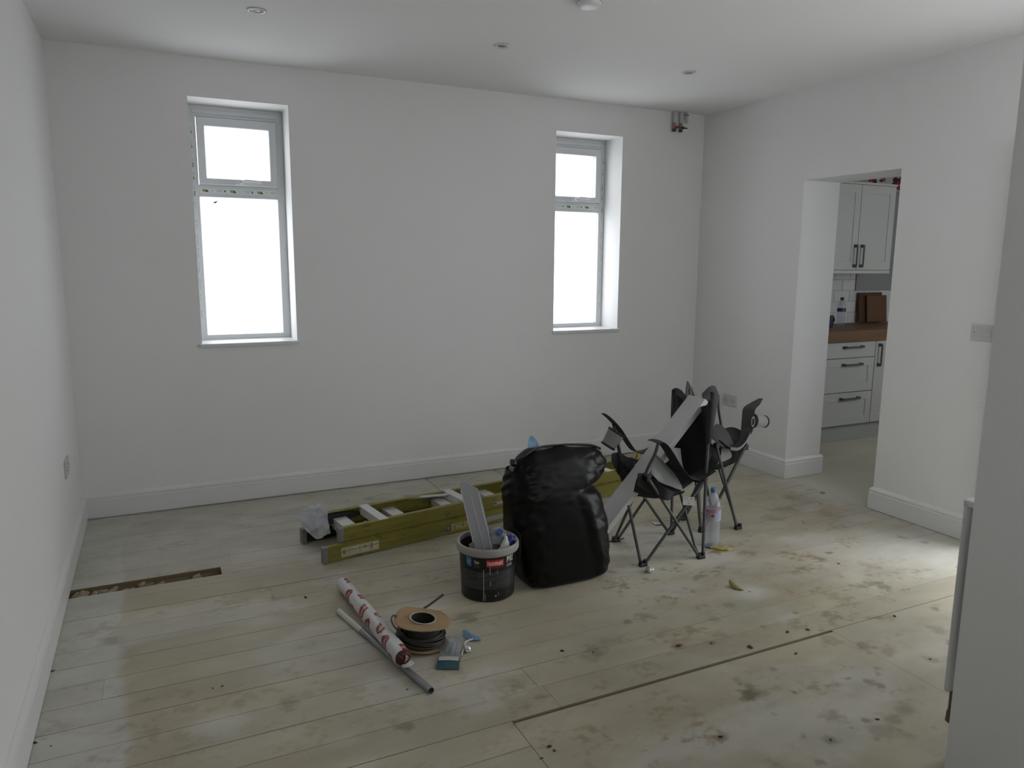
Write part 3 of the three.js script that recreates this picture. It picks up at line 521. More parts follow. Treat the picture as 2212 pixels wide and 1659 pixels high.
// translucent paper caught over the far end, and a small tube lying between the rails
{
  const m = mesh('crumpled_paper', sheet([
    [[1.055, 0.185, 0.925], [1.10, 0.200, 0.905], [1.15, 0.205, 0.885], [1.205, 0.192, 0.865]],
    [[1.050, 0.168, 0.955], [1.095, 0.178, 0.945], [1.15, 0.184, 0.930], [1.215, 0.172, 0.905]],
    [[1.085, 0.110, 0.985], [1.115, 0.128, 0.985], [1.155, 0.128, 0.975], [1.215, 0.120, 0.945]],
    [[1.135, 0.055, 1.000], [1.150, 0.052, 1.005], [1.175, 0.056, 1.005], [1.215, 0.062, 0.985]]], 0.0012, 8, (p, u, v) => { p.y += 0.034 * (n3(p.x * 45, p.y * 45, p.z * 45, 4) - 0.5); p.z += 0.036 * (n3(p.x * 48, p.z * 48, p.y * 48, 8) - 0.5); }), phys([0.62, 0.62, 0.64], 0.85, { transmission: 0.35, thickness: 0 }));
  tag(m, 'crumpled translucent white paper draped over the far left end of the ladder', 'paper');
  const t = thing('cardboard_tube', 'small pale cardboard tube lying between the ladder rails', 'tube', [1.43, 0.085, 1.06]);
  mesh('tube_wall', [new THREE.LatheGeometry([[0.017, -0.05], [0.021, -0.05], [0.021, 0.05], [0.017, 0.05], [0.017, -0.05]].map(p => new THREE.Vector2(...p)), 24).rotateX(Math.PI / 2).rotateY(1.1).translate(0, 0.021, 0)], mat([0.58, 0.50, 0.44], 0.8), t);
}
{
  const m = mesh('yellow_strap', [pipe([V(3.40, 0.166, 0.70), V(3.42, 0.19, 0.66), V(3.445, 0.185, 0.62), V(3.45, 0.145, 0.59), V(3.45, 0.06, 0.57), V(3.44, 0.006, 0.55)], 0.007, 40, 8), pipe([V(3.445, 0.185, 0.62), V(3.47, 0.20, 0.60), V(3.48, 0.18, 0.60), V(3.455, 0.15, 0.60)], 0.006, 24, 8)], mat([0.55, 0.42, 0.07], 0.5));
  tag(m, 'yellow strap curling up beyond the black top end of the ladder', 'strap');
}

// ---------------------------------------------------------------- black refuse sack
{
  const t = thing('refuse_sack', 'tall bulging black plastic refuse sack standing in the middle of the floor', 'bag', [2.13, 0, 1.785]);
  const rows = [[0, 1.965, 2.310, 0.150], [0.02, 1.935, 2.345, 0.172], [0.06, 1.922, 2.355, 0.178], [0.15, 1.905, 2.362, 0.172], [0.25, 1.892, 2.362, 0.165], [0.34, 1.880, 2.348, 0.155], [0.42, 1.868, 2.330, 0.142], [0.46, 1.868, 2.340, 0.132], [0.50, 1.872, 2.385, 0.118], [0.55, 1.884, 2.402, 0.10], [0.59, 1.902, 2.392, 0.082], [0.62, 1.945, 2.368, 0.06], [0.636, 2.01, 2.345, 0.035], [0.642, 2.04, 2.33, 0.006]];
  const U = 150, VV = 150, P = [];
  const lerpRow = f => { const k = Math.min(rows.length - 2, Math.floor(f)), a = f - k, g = i => rows[Math.max(0, Math.min(rows.length - 1, i))]; return [0, 1, 2, 3].map(c => cr(g(k - 1)[c], g(k)[c], g(k + 1)[c], g(k + 2)[c], a)); };
  for (let v = 0; v <= VV; v++) {
    const [y, l, r, d] = lerpRow(v / VV * (rows.length - 1)), cx = (l + r) / 2 - 2.13, hw = (r - l) / 2;
    for (let u = 0; u <= U; u++) {
      const a = u / U * Math.PI * 2, ca = Math.cos(a), sa = Math.sin(a), e = 2 / (2.7 + 2.2 * sm(0.4, 0.02, y));
      let x = cx + hw * Math.sign(ca) * Math.abs(ca) ** e, z = Math.max(0.004, d) * Math.sign(sa) * Math.abs(sa) ** e;
      const k = sm(0, 0.05, y) * sm(0.645, 0.6, y) * 0.9 + 0.1;
      // soft bulges, a tuck at two thirds, slanting creases on the right flank, fine wrinkles
      let w = 0.014 * (fbm(x * 4 + 3, y * 3.4 + z * 3, 2, 2) - 0.5);
      w += 0.011 * (Math.abs(n2((y * 0.9 - x * 0.55) * 30 + 4 * n2(x * 9, y * 9, 6), x * 4, 7) - 0.5) - 0.25) * (0.12 + 1.1 * sm(0.08, 0.2, x));
      w += 0.006 * (n2(x * 34 + y * 11, y * 40 - z * 22, 9) - 0.5) * (0.5 + sm(0.08, 0.2, Math.abs(x)));
      if (z > 0) w -= 0.022 * Math.exp(-(((y - 0.445 + 0.02 * x) / 0.014) ** 2)) * sm(0.0, 0.2, x);
      if (z > 0) w += 0.018 * sm(0.08, 0.135, x + 0.22 * (y - 0.25)) * sm(0.45, 0.38, y);
      w += 0.010 * sm(0.5, 0.62, y) * (n2(x * 20, z * 20 + 3, 12) - 0.5);
      const nx = ca, nz = sa; x += nx * w * k; z += nz * w * k;
      const wx = x + 2.13 - 1.752, wz = z + 1.785 - 1.85, dd = Math.hypot(wx, wz), lim = y < 0.26 ? 0.155 : 0.155 - (y - 0.26); if (dd < lim) { x += wx / dd * (lim - dd); z += wz / dd * (lim - dd); }
      let yy = y + (v === VV ? 0 : 0) + sm(0.5, 0.64, y) * 0.010 * (n2(x * 14, 3, 15) - 0.5); if (v === 0) yy = 0.001;
      if (y > 0.5) yy -= 0.024 * sm(0.02, 0.2, x) * sm(0.5, 0.6, y); if (y > 0.55) yy -= 0.030 * sm(-0.13, -0.23, x);
      { const X = x + 2.13, lim2 = 2.282 + y / 1.13 - 0.055, zz = z + 1.785; if (y < 0.2 && zz < 1.80 && X > lim2) x = lim2 - 2.13 + (X - lim2) * sm(1.765, 1.80, zz); }
      P.push(V(x, yy, z));
    }
  }
  const pos = [], idx = [], id = (u, v) => v * U + (u % U);
  for (let v = 0; v <= VV; v++) for (let u = 0; u < U; u++) pos.push(...P[v * (U + 1) + u].toArray());
  for (let v = 0; v < VV; v++) for (let u = 0; u < U; u++) { const a = id(u, v), b = id(u + 1, v), c = id(u + 1, v + 1), d = id(u, v + 1); idx.push(a, d, b, b, d, c); }
  const c0 = pos.length / 3; pos.push(0.02, 0.001, 0); for (let u = 0; u < U; u++) idx.push(c0, id(u, 0), id(u + 1, 0));
  const g = new THREE.BufferGeometry(); g.setAttribute('position', new THREE.Float32BufferAttribute(pos, 3)); g.setIndex(idx); g.computeVertexNormals();
  const poly = phys([0.0045, 0.0045, 0.0042], 0.36, { specularIntensity: 0.4 });
  mesh('sack', g, poly, t);
  mesh('gathered_edge', [pipe([V(-0.235, 0.585, 0.03), V(-0.19, 0.616, 0.045), V(-0.12, 0.643, 0.03), V(0, 0.647, 0.022), V(0.12, 0.636, 0.02), V(0.2, 0.622, 0.018), V(0.235, 0.606, 0.03)], 0.006, 60, 7), crumple(0.022, 5, 0.5, 1, 2).translate(-0.235, 0.585, 0.03)], phys([0.012, 0.012, 0.012], 0.2, {}), t);
  const b = mesh('blue_bag', sheet([[[2.015, 0.60, 1.765], [2.03, 0.61, 1.76], [2.06, 0.60, 1.75]], [[1.995, 0.64, 1.762], [2.02, 0.66, 1.75], [2.055, 0.652, 1.745]], [[2.005, 0.682, 1.76], [2.017, 0.69, 1.755], [2.03, 0.683, 1.75]]], 0.0012, 7, p => { p.z += 0.012 * (n3(p.x * 60, p.y * 60, 0, 3) - 0.5); }), phys([0.30, 0.48, 0.66], 0.5, { transmission: 0.45, thickness: 0 }));
  tag(b, 'wisp of pale blue plastic bag poking up behind the black sack', 'bag');
}

// ---------------------------------------------------------------- bucket and what sticks out of it
{
  const t = thing('bucket', 'black plastic tub with a red and white label and a grey rim', 'bucket', [1.752, 0, 1.845]);
  const lathe = (p, n = 64) => new THREE.LatheGeometry(p.map(q => new THREE.Vector2(...q)), n);
  const c = document.createElement('canvas'); c.width = 2048; c.height = 400; const x = c.getContext('2d'), r = rng(8);
  x.fillStyle = '#121313'; x.fillRect(0, 0, 2048, 400);
  const C0 = 1024;                                                 // middle of the label, facing the room
  x.fillStyle = '#3c3f3f'; x.fillRect(C0 - 330, 150, 760, 150); x.fillStyle = '#4a4d4d'; x.fillRect(C0 - 120, 160, 200, 60);
  x.strokeStyle = '#161718'; for (let k = 0; k < 16; k++) { x.lineWidth = 1 + 3 * r(); x.beginPath(); x.moveTo(C0 - 330, 165 + k * 9); for (let a = -330; a <= 430; a += 20) x.lineTo(C0 + a, 165 + k * 9 + 5 * Math.sin(a / 60 + k)); x.stroke(); }
  x.fillStyle = '#4a4c4d'; for (let k = 0; k < 9; k++) { x.fillRect(C0 - 300 + r() * 20, 232 + k * 8, 180 + 60 * r(), 2); x.fillRect(C0 + 90 + r() * 20, 190 + k * 10, 220, 2); }
  x.fillStyle = '#b3201c'; x.fillRect(C0 - 20, 42, 212, 60); x.fillStyle = '#efe9e4'; x.font = 'bold 56px sans-serif'; x.textBaseline = 'alphabetic'; x.fillText('isomat', C0 - 8, 90);
  x.fillStyle = '#6d1512'; x.fillRect(C0 + 36, 106, 120, 12);
  x.fillStyle = '#d9dad9'; x.font = 'bold 70px sans-serif'; x.fillText('PRI', C0 + 226, 82); x.font = 'bold 34px sans-serif'; x.fillStyle = '#b5b7b6'; x.fillText('CONC', C0 + 232, 122);
  x.fillStyle = '#3e7fb4'; x.beginPath(); x.moveTo(C0 - 268, 28); x.lineTo(C0 - 196, 36); x.lineTo(C0 - 200, 112); x.lineTo(C0 - 250, 106); x.lineTo(C0 - 268, 90); x.fill(); x.fillStyle = '#7fa9c9'; x.fillRect(C0 - 258, 62, 50, 8); x.fillRect(C0 - 258, 76, 40, 6);
  x.fillStyle = '#d2d3d2'; x.font = 'bold 44px sans-serif'; x.fillText('fm\u00b7', C0 - 160, 84); x.fillStyle = '#606263'; x.fillRect(C0 - 158, 96, 70, 4); x.fillRect(C0 - 158, 106, 60, 4);
  x.fillStyle = '#cfcabd'; x.fillRect(C0 - 52, 126, 7, 274); x.fillRect(C0 + 22, 98, 6, 70); x.fillRect(C0 + 30, 224, 5, 46); x.fillRect(C0 + 110, 130, 3, 40); x.fillRect(C0 + 130, 330, 4, 30); x.fillRect(C0 + 88, 352, 18, 12); x.fillRect(C0 - 30, 340, 4, 60);
  for (let k = 0; k < 40; k++) { x.globalAlpha = 0.6; x.fillRect(C0 - 380 + r() * 800, 110 + r() * 280, 2 + r() * 4, 2 + r() * 5); } x.globalAlpha = 1;
  const lt = new THREE.CanvasTexture(c); lt.colorSpace = THREE.SRGBColorSpace;
  const body = new THREE.CylinderGeometry(0.131, 0.121, 0.218, 96, 1, true).translate(0, 0.117, 0);
  const m = mesh('tub_wall', body, mat([1, 1, 1], 0.38, { map: lt }), t); m.rotation.y = -203.5 * DEG;
  mesh('tub_inner', [lathe([[0, 0.006], [0.114, 0.006], [0.118, 0.012], [0.1275, 0.232]]), lathe([[0, 0.0005], [0.116, 0.0005], [0.1205, 0.004], [0.1212, 0.009]])], mat([0.03, 0.03, 0.03], 0.5), t);
  mesh('rim', [lathe([[0.1275, 0.228], [0.129, 0.249], [0.133, 0.253], [0.139, 0.252], [0.1415, 0.245], [0.1420, 0.222], [0.1395, 0.216], [0.1375, 0.222], [0.132, 0.224], [0.1275, 0.228]], 72)], phys([0.40, 0.38, 0.35], 0.45, { transmission: 0.15, thickness: 0 }), t);
  // long translucent square-section tray
  const tr = mesh('plastic_tray', sheet([
    [[-0.030, 0, -0.020], [-0.030, 0, 0.020], [0, 0, 0.021], [0.030, 0, 0.020], [0.030, 0, -0.020]],
    [[-0.034, 0.16, -0.020], [-0.034, 0.16, 0.020], [0, 0.16, 0.021], [0.034, 0.16, 0.020], [0.034, 0.16, -0.020]],
    [[-0.036, 0.32, -0.020], [-0.036, 0.32, 0.020], [0, 0.32, 0.021], [0.036, 0.32, 0.020], [0.036, 0.32, -0.020]],
    [[-0.030, 0.385, -0.016], [-0.022, 0.395, 0.014], [0, 0.398, 0.014], [0.022, 0.39, 0.014], [0.034, 0.38, -0.016]]], 0.002, 1), phys([0.62, 0.62, 0.63], 0.45, { transmission: 0.45, thickness: 0 }));
  void tr;
}
scene.remove(scene.children[scene.children.length - 1]); delete names.plastic_tray;
{
  const t = thing('plastic_tray', 'long translucent plastic tray standing slantwise in the black tub', 'tray', [1.752, 0.10, 1.868]);
  const pl = phys([0.60, 0.60, 0.615], 0.5, { transmission: 0.40, thickness: 0 });
  const g = [], L = 0.395, w = 0.038, d = 0.026;
  g.push(box(-w, w, 0, L - 0.03, d - 0.002, d), box(-w, -w + 0.002, 0, L, -d, d), box(w - 0.002, w, 0, L - 0.03, -d, d));
  g.push(ext([[-w, L - 0.035], [w, L - 0.035], [w + 0.006, L - 0.025], [w, L - 0.01], [-0.01, L + 0.035], [-w, L + 0.03]], 0.002).rotateX(0).translate(0, 0, d - 0.003));
  const m = mesh('channel', g, pl, t);
  mesh('raised_edge', [rod(V(w, 0, d), V(w, L - 0.03, d), 0.0022), rod(V(-w, 0, d), V(-w, L, d), 0.0022), rod(V(0.006, 0, d + 0.001), V(0.002, L - 0.035, d + 0.001), 0.0016)], phys([0.75, 0.75, 0.76], 0.4, { transmission: 0.2, thickness: 0 }), t);
  t.rotation.set(-0.22, -0.55, 0.27, 'YXZ');
}
{
  const t = thing('crushed_bottle', 'crushed clear plastic bottle with a blue cap inside the black tub', 'bottle', [1.806, 0.256, 1.842]);
  const g = crumple(0.052, 31, 0.28, 1.0, 3);
  mesh('bottle_body', g, phys([0.90, 0.93, 0.95], 0.12, { transmission: 0.8, thickness: 0, ior: 1.45 }), t);
  mesh('bottle_cap', [rod(V(-0.012, 0.033, 0.036), V(-0.016, 0.042, 0.052), 0.0145, 0.0145, 20)], mat([0.03, 0.07, 0.26], 0.4), t);
  const q = thing('crisp_packet', 'crumpled blue and white wrapper on the right side of the tub', 'wrapper', [1.838, 0.243, 1.892]);
  const wrap = sheet([[[-0.035, -0.03, 0.02], [-0.01, -0.025, 0.032], [0.02, -0.02, 0.028]], [[-0.03, 0, 0.012], [0, 0.01, 0.022], [0.028, 0.006, 0.014]], [[-0.015, 0.03, 0], [0.01, 0.034, 0.006], [0.026, 0.026, 0]]], 0.0015, 7, p => { p.y += 0.006 * (n3(p.x * 90, p.y * 90, p.z * 90, 7) - .5); p.z += 0.008 * (n3(p.x * 80, p.z * 80, p.y * 80, 6) - .5); });
  mesh('wrapper_foil', wrap, mat([0.022, 0.035, 0.17], 0.25, { metalness: 0.2 }), q);
  mesh('torn_edge', sheet([[[-0.085, -0.022, 0.036], [-0.045, -0.018, 0.044], [-0.012, -0.018, 0.040]], [[-0.058, -0.004, 0.030], [-0.036, 0.012, 0.034], [-0.016, 0.010, 0.030]], [[-0.036, 0.026, 0.018], [-0.028, 0.040, 0.020], [-0.018, 0.032, 0.018]]], 0.0015, 6, p => { p.x += 0.008 * (n3(p.x * 90, p.y * 120, p.z * 90, 17) - .5); }), mat([0.55, 0.54, 0.48], 0.6), q);
  const s = thing('scraper', 'grey plastic strip standing at the left inside the tub', 'strip', [1.69, 0.09, 1.835]);
  const mm = mesh('strip', [box(-0.014, 0.014, 0, 0.175, -0.003, 0.003, 0.001)], mat([0.16, 0.155, 0.13], 0.5), s); s.rotation.set(0.2, 0.2, 0.18); void mm;
  const f = thing('film_scrap', 'crumpled grey film filling the back of the tub', 'film', [1.765, 0.185, 1.80]);
  mesh('film', [crumple(0.075, 41, 0.3, 0.55, 3)], phys([0.30, 0.28, 0.28], 0.5, { transmission: 0.2, thickness: 0 }), f);
}

// ---------------------------------------------------------------- cable reel, wrapped roll, pipe and packet
{
  const t = thing('cable_reel', 'cardboard cable reel wound with black cable standing on its flange', 'cable reel', [1.316, 0, 2.172]);
  t.rotation.set(0.03, 0, -0.12); t.position.y = 0.0145;
  const card = mat([0.36, 0.235, 0.125], 0.8, { map: dataTex(128, 128, (u, v) => { const k = 0.85 + 0.25 * fbm(u * 9, v * 9, 6, 4); return [k, k, k]; }) });
  const disc = (ro, ri, th, y) => { const s = new THREE.Shape(); s.absarc(0, 0, ro, 0, Math.PI * 2); const h = new THREE.Path(); h.absarc(0, 0, ri, 0, Math.PI * 2, true); s.holes.push(h); const g = new THREE.ExtrudeGeometry(s, { depth: th, bevelEnabled: true, bevelThickness: 0.0006, bevelSize: 0.0006, bevelSegments: 1, curveSegments: 48 }).rotateX(-Math.PI / 2).translate(0, y, 0); return g; };
  const top = disc(0.112, 0.049, 0.003, 0.088), p = top.attributes.position;
  for (let i = 0; i < p.count; i++) { const x = p.getX(i), z = p.getZ(i), rr = Math.hypot(x, z), fold = Math.max(0, (x * 0.33 - z * 0.94) - 0.086); p.setY(i, p.getY(i) - 0.006 * (rr / 0.112) ** 2 * Math.cos(2 * Math.atan2(z, x)) - fold * 0.55); }
  top.computeVertexNormals();
  mesh('flange', top, card, t); mesh('flange', disc(0.108, 0.049, 0.003, 0.001), card, t);
  mesh('hub_inside', [new THREE.LatheGeometry([[0, 0.002], [0.046, 0.002], [0.0468, 0.094]].map(q => new THREE.Vector2(...q)), 56)], mat([0.02, 0.02, 0.016], 0.8), t);
  mesh('hub', [new THREE.LatheGeometry([[0.047, 0.001], [0.050, 0.001], [0.050, 0.090], [0.0530, 0.093], [0.0530, 0.095], [0.050, 0.0965], [0.047, 0.095], [0.047, 0.001]].map(q => new THREE.Vector2(...q)), 56)], mat([0.46, 0.43, 0.36], 0.4), t);
  const r = rng(12), coils = [];
  for (let k = 0; k < 15; k++) { const pts = [], y = 0.011 + 0.0042 * (k % 9) + 0.004 * r(), R = 0.080 + 0.018 * r() + (k < 6 ? 0.006 : 0), ph = r() * 6; for (let a = 0; a < 16; a++) { const q = a / 16 * Math.PI * 2; pts.push(V((R + 0.005 * Math.sin(2 * q + ph)) * Math.cos(q), Math.max(0.008, y + 0.006 * Math.sin(q + ph)), (R + 0.005 * Math.sin(2 * q + ph)) * Math.sin(q))); } coils.push(pipe(pts, 0.0042, 72, 7, true)); }
  coils.push(new THREE.CylinderGeometry(0.074, 0.074, 0.066, 40, 1, true).translate(0, 0.038, 0));
  mesh('cable', coils, mat([0.03, 0.029, 0.024], 0.5), t);
  mesh('cable_end', [pipe([V(0.0, 0.060, -0.080), V(0.03, 0.075, -0.102), V(0.065, 0.090, -0.112), V(0.10, 0.110, -0.118), V(0.128, 0.128, -0.122)], 0.0048, 30, 8)], mat([0.055, 0.048, 0.036], 0.5), t);
  mesh('cable_end', [pipe([V(-0.085, 0.05, 0.03), V(-0.118, 0.075, 0.02), V(-0.128, 0.095, -0.005), V(-0.115, 0.1, -0.03), V(-0.09, 0.085, -0.05)], 0.0035, 30, 8)], mat([0.10, 0.06, 0.055], 0.5), t);
}
{
  const a = V(1.150, 0.031, 1.545), b = V(1.190, 0.061, 2.350), d = b.clone().sub(a), L = d.length();
  const t = thing('wrapped_roll', 'roll wrapped in white paper printed with red badges beside the reel', 'roll', a.toArray());
  t.quaternion.setFromUnitVectors(V(0, 0, 1), d.clone().normalize());
  const c = document.createElement('canvas'); c.width = 512; c.height = 1536; const x = c.getContext('2d');
  x.fillStyle = '#c9c9c6'; x.fillRect(0, 0, 512, 1536);
  const badge = (cx, cy, an, k = 1) => { x.save(); x.translate(cx, cy); x.rotate(an); x.scale(k * 1.25, k); x.fillStyle = '#7d2420'; x.beginPath(); x.moveTo(-62, -8); x.lineTo(-40, -40); x.lineTo(40, -46); x.lineTo(66, -4); x.lineTo(48, 36); x.lineTo(-46, 40); x.closePath(); x.fill(); x.strokeStyle = '#d8b7ae'; x.lineWidth = 5; x.beginPath(); x.moveTo(-42, 4); for (let q = -42; q <= 44; q += 8) x.lineTo(q, 4 + (((q + 42) / 8) % 2 ? 9 : -11)); x.stroke(); x.strokeStyle = '#c99f54'; x.lineWidth = 3; x.beginPath(); x.moveTo(-38, -36); x.lineTo(38, -42); x.stroke(); x.restore(); };
  for (let j = 0; j < 8; j++) for (let i = 0; i < 2; i++) badge(((i * 256 + (j % 2) * 128 + j * 24) % 512), 110 + j * 192 + i * 40, -0.5 + 0.2 * ((i + j) % 3), 1.25);
  const tx = new THREE.CanvasTexture(c); tx.colorSpace = THREE.SRGBColorSpace; tx.wrapS = THREE.RepeatWrapping;
  const U = 48, N = 90, pos = [], uv = [], idx = [], R = 0.033;
  for (let k = 0; k <= N; k++) for (let u = 0; u <= U; u++) {
    const s = k / N, q = u / U * Math.PI * 2, w = 0.0035 * (Math.abs(n2(q % 6.283 * 0.0 + s * 26 + Math.sin(q) * 2.2, Math.cos(q) * 1.5, 4) - 0.5)) + 0.003 * (n2(s * 9, Math.sin(q) + 2 * Math.cos(q), 6) - 0.5), rr = (R + w) * (1 - 0.12 * (1 - s)) * (k === 0 || k === N ? 0.9 : 1);
    pos.push(rr * Math.sin(q), rr * Math.cos(q) * 0.98, s * L); uv.push(u / U, 1 - s);
  }
  for (let k = 0; k < N; k++) for (let u = 0; u < U; u++) { const i = k * (U + 1) + u; idx.push(i, i + U + 1, i + 1, i + 1, i + U + 1, i + U + 2); }
  const g = new THREE.BufferGeometry(); g.setAttribute('position', new THREE.Float32BufferAttribute(pos, 3)); g.setAttribute('uv', new THREE.Float32BufferAttribute(uv, 2)); g.setIndex(idx); g.computeVertexNormals();
  mesh('wrapper', g, mat([1, 1, 1], 0.42, { map: tx }), t);
  const c2 = document.createElement('canvas'); c2.width = c2.height = 128; const y = c2.getContext('2d'); y.fillStyle = '#3c1512'; y.fillRect(0, 0, 128, 128); y.strokeStyle = '#c9b0a8'; y.lineWidth = 7; y.beginPath(); y.moveTo(70, 90); y.lineTo(84, 40); y.arc(78, 58, 16, -1.4, 1.9); y.stroke(); y.strokeStyle = '#6d2a25'; y.lineWidth = 4; for (let k = 0; k < 7; k++) { y.beginPath(); y.moveTo(10 + k * 9, 20 + k * 8); y.lineTo(40 + k * 6, 34 + k * 7); y.stroke(); }
  const t2 = new THREE.CanvasTexture(c2); t2.colorSpace = THREE.SRGBColorSpace;
  const end = new THREE.SphereGeometry(0.029, 24, 12, 0, Math.PI * 2, 0, Math.PI / 2).rotateX(Math.PI / 2).scale(1, 0.98, 0.55), ep = end.attributes.position, eu = [];
  for (let i = 0; i < ep.count; i++) { eu.push(0.5 + ep.getX(i) / 0.062, 0.5 + ep.getY(i) / 0.062); ep.setZ(i, ep.getZ(i) + 0.004 * (n2(ep.getX(i) * 160, ep.getY(i) * 160, 3) - 0.3)); }
  end.setAttribute('uv', new THREE.Float32BufferAttribute(eu, 2)); end.computeVertexNormals();
  mesh('tucked_end', end.translate(0, 0, L - 0.002), mat([1, 1, 1], 0.4, { map: t2 }), t);
  mesh('tucked_end', [crumple(0.024, 17, 0.3, 0.9, 2).translate(0, -0.002, -0.004)], mat([0.30, 0.08, 0.05], 0.5), t);
  mesh('paper_flap', sheet([[[-0.012, -0.018, L + 0.004], [0.012, -0.02, L + 0.006], [0.034, -0.02, L - 0.004]], [[-0.006, -0.030, L + 0.016], [0.016, -0.030, L + 0.020], [0.042, -0.028, L + 0.008]]], 0.001, 6), mat([0.5, 0.5, 0.5], 0.6), t);
}
{
  const a = V(1.080, 0.0128, 1.785), b = V(1.238, 0.0128, 2.522), d = b.clone().sub(a), L = d.length();
  const t = thing('conduit_pipe', 'grey metal pipe with a white plastic end lying on the boards', 'pipe', a.toArray());
  t.quaternion.setFromUnitVectors(V(0, 0, 1), d.clone().normalize());
  const tube = (ro, ri, z0, z1) => new THREE.LatheGeometry([[ri, z0], [ro, z0], [ro, z1], [ri, z1], [ri, z0]].map(p => new THREE.Vector2(...p)), 32).rotateX(Math.PI / 2);
  mesh('metal_tube', [tube(0.0125, 0.0108, 0.19, L)], mat([0.27, 0.27, 0.275], 0.42, { metalness: 0.45, map: dataTex(64, 256, (u, v) => { const k = 0.8 + 0.4 * fbm(u * 5, v * 40, 3, 3); return [k, k, k]; }) }), t);
  mesh('plastic_sleeve', [tube(0.0128, 0.0108, 0, 0.215), rod(V(0, 0, 0), V(0, 0, 0.002), 0.0110)], mat([0.58, 0.57, 0.50], 0.4), t);
  const r = rng(4), sp = []; for (let k = 0; k < 14; k++) sp.push(crumple(0.003 + 0.003 * r(), k, 0.3, 0.5, 1).translate((r() - 0.5) * 0.012, 0.0125, 0.42 + 0.13 * r()));
  mesh('plaster_blob', sp, mat([0.45, 0.44, 0.41], 0.9), t);
}
{
  const t = thing('parts_packet', 'clear plastic packet with a teal header card by the reel', 'packet', [1.372, 0, 2.345], -0.46);
  const teal = mat([0.022, 0.085, 0.105], 0.45);
  mesh('header_card', sheet([[[-0.040, 0.004, -0.022], [0, 0.006, -0.022], [0.040, 0.004, -0.022]], [[-0.041, 0.012, 0.004], [0, 0.013, 0.004], [0.041, 0.011, 0.004]], [[-0.043, 0.004, 0.062], [0, 0.005, 0.063], [0.043, 0.004, 0.062]]], 0.0012, 4), teal, t);
  mesh('white_band', sheet([[[-0.038, 0.0080, -0.020], [0, 0.0098, -0.020], [0.037, 0.0080, -0.020]], [[-0.038, 0.0145, 0.004], [0, 0.0155, 0.004], [0.037, 0.0138, 0.004]], [[-0.038, 0.0128, 0.016], [0, 0.0140, 0.016], [0.038, 0.0122, 0.016]]], 0.001, 4), mat([0.55, 0.55, 0.53], 0.5), t);
  mesh('clear_bag', sheet([[[-0.036, 0.012, -0.155], [0.0, 0.022, -0.160], [0.040, 0.010, -0.152]], [[-0.042, 0.018, -0.10], [0.0, 0.030, -0.10], [0.042, 0.016, -0.10]], [[-0.040, 0.016, -0.05], [0.0, 0.022, -0.055], [0.041, 0.014, -0.05]], [[-0.040, 0.004, -0.022], [0, 0.008, -0.022], [0.040, 0.004, -0.022]]], 0.0008, 8, p => { p.y += 0.007 * (n3(p.x * 60, p.z * 50, 0, 5) - 0.5); }), phys([0.88, 0.90, 0.92], 0.2, { transmission: 0.88, thickness: 0, ior: 1.45 }), t);
  mesh('white_strip', [pipe([V(0.044, 0.006, -0.03), V(0.05, 0.012, -0.08), V(0.055, 0.014, -0.125), V(0.08, 0.012, -0.15)], 0.0035, 24, 6)], mat([0.62, 0.56, 0.50], 0.5), t);
  mesh('contents', [rod(V(-0.018, 0.010, -0.045), V(-0.012, 0.012, -0.115), 0.007), rod(V(0.008, 0.010, -0.04), V(0.012, 0.012, -0.11), 0.0075), rod(V(0.026, 0.009, -0.045), V(0.027, 0.010, -0.10), 0.006)], mat([0.36, 0.37, 0.38], 0.4), t);
  tag(mesh('foil_ball', [crumple(0.018, 61, 0.45, 0.9, 3).translate(1.462, 0.011, 2.305)], mat([0.66, 0.65, 0.68], 0.25, { metalness: 0.5 })), 'small ball of shiny crumpled foil beside the teal packet', 'foil');
  tag(mesh('plastic_scrap', sheet([[[1.495, 0.012, 2.170], [1.512, 0.016, 2.175], [1.522, 0.004, 2.19]], [[1.495, 0.003, 2.205], [1.520, 0.010, 2.215], [1.540, 0.006, 2.225]], [[1.505, 0.003, 2.240], [1.530, 0.005, 2.255], [1.545, 0.003, 2.250]]], 0.0012, 6, p => { p.y += 0.004 * n3(p.x * 90, p.z * 90, 0, 2); }), phys([0.22, 0.42, 0.62], 0.4, { transmission: 0.35, thickness: 0 })), 'torn scrap of pale blue plastic on the boards', 'scrap');
}

// ---------------------------------------------------------------- folding chairs with the white board leaning in them
const tubeMat = mat([0.085, 0.09, 0.088], 0.4, { metalness: 0.35 }), cloth = mat([0.018, 0.018, 0.018], 0.9), clothLight = mat([0.062, 0.062, 0.060], 0.9), lining = mat([0.24, 0.245, 0.23], 0.9), clip = mat([0.012, 0.012, 0.012], 0.5);
const mesh50 = phys([0.42, 0.43, 0.40], 0.9, { transmission: 0.45, thickness: 0 });
const RT_ = 0.0078;
function leg(t, a, b, r = RT_, name = 'leg') { return mesh(name, [rod(a, b, r, r, 12), new THREE.SphereGeometry(r * 1.02, 10, 8).translate(...b.toArray())], tubeMat, t); }
function foot(t, x, z) { mesh('foot', [box(x - 0.022, x + 0.022, 0, 0.018, z - 0.013, z + 0.013, 0.005), rod(V(x - 0.013, 0.008, z), V(x - 0.013, 0.032, z), 0.0105), rod(V(x + 0.013, 0.008, z), V(x + 0.013, 0.032, z), 0.0105)], clip, t); }
function hub(t, p) { mesh('joint', [box(p.x - 0.014, p.x + 0.014, p.y - 0.016, p.y + 0.016, p.z - 0.014, p.z + 0.014, 0.006)], clip, t); }
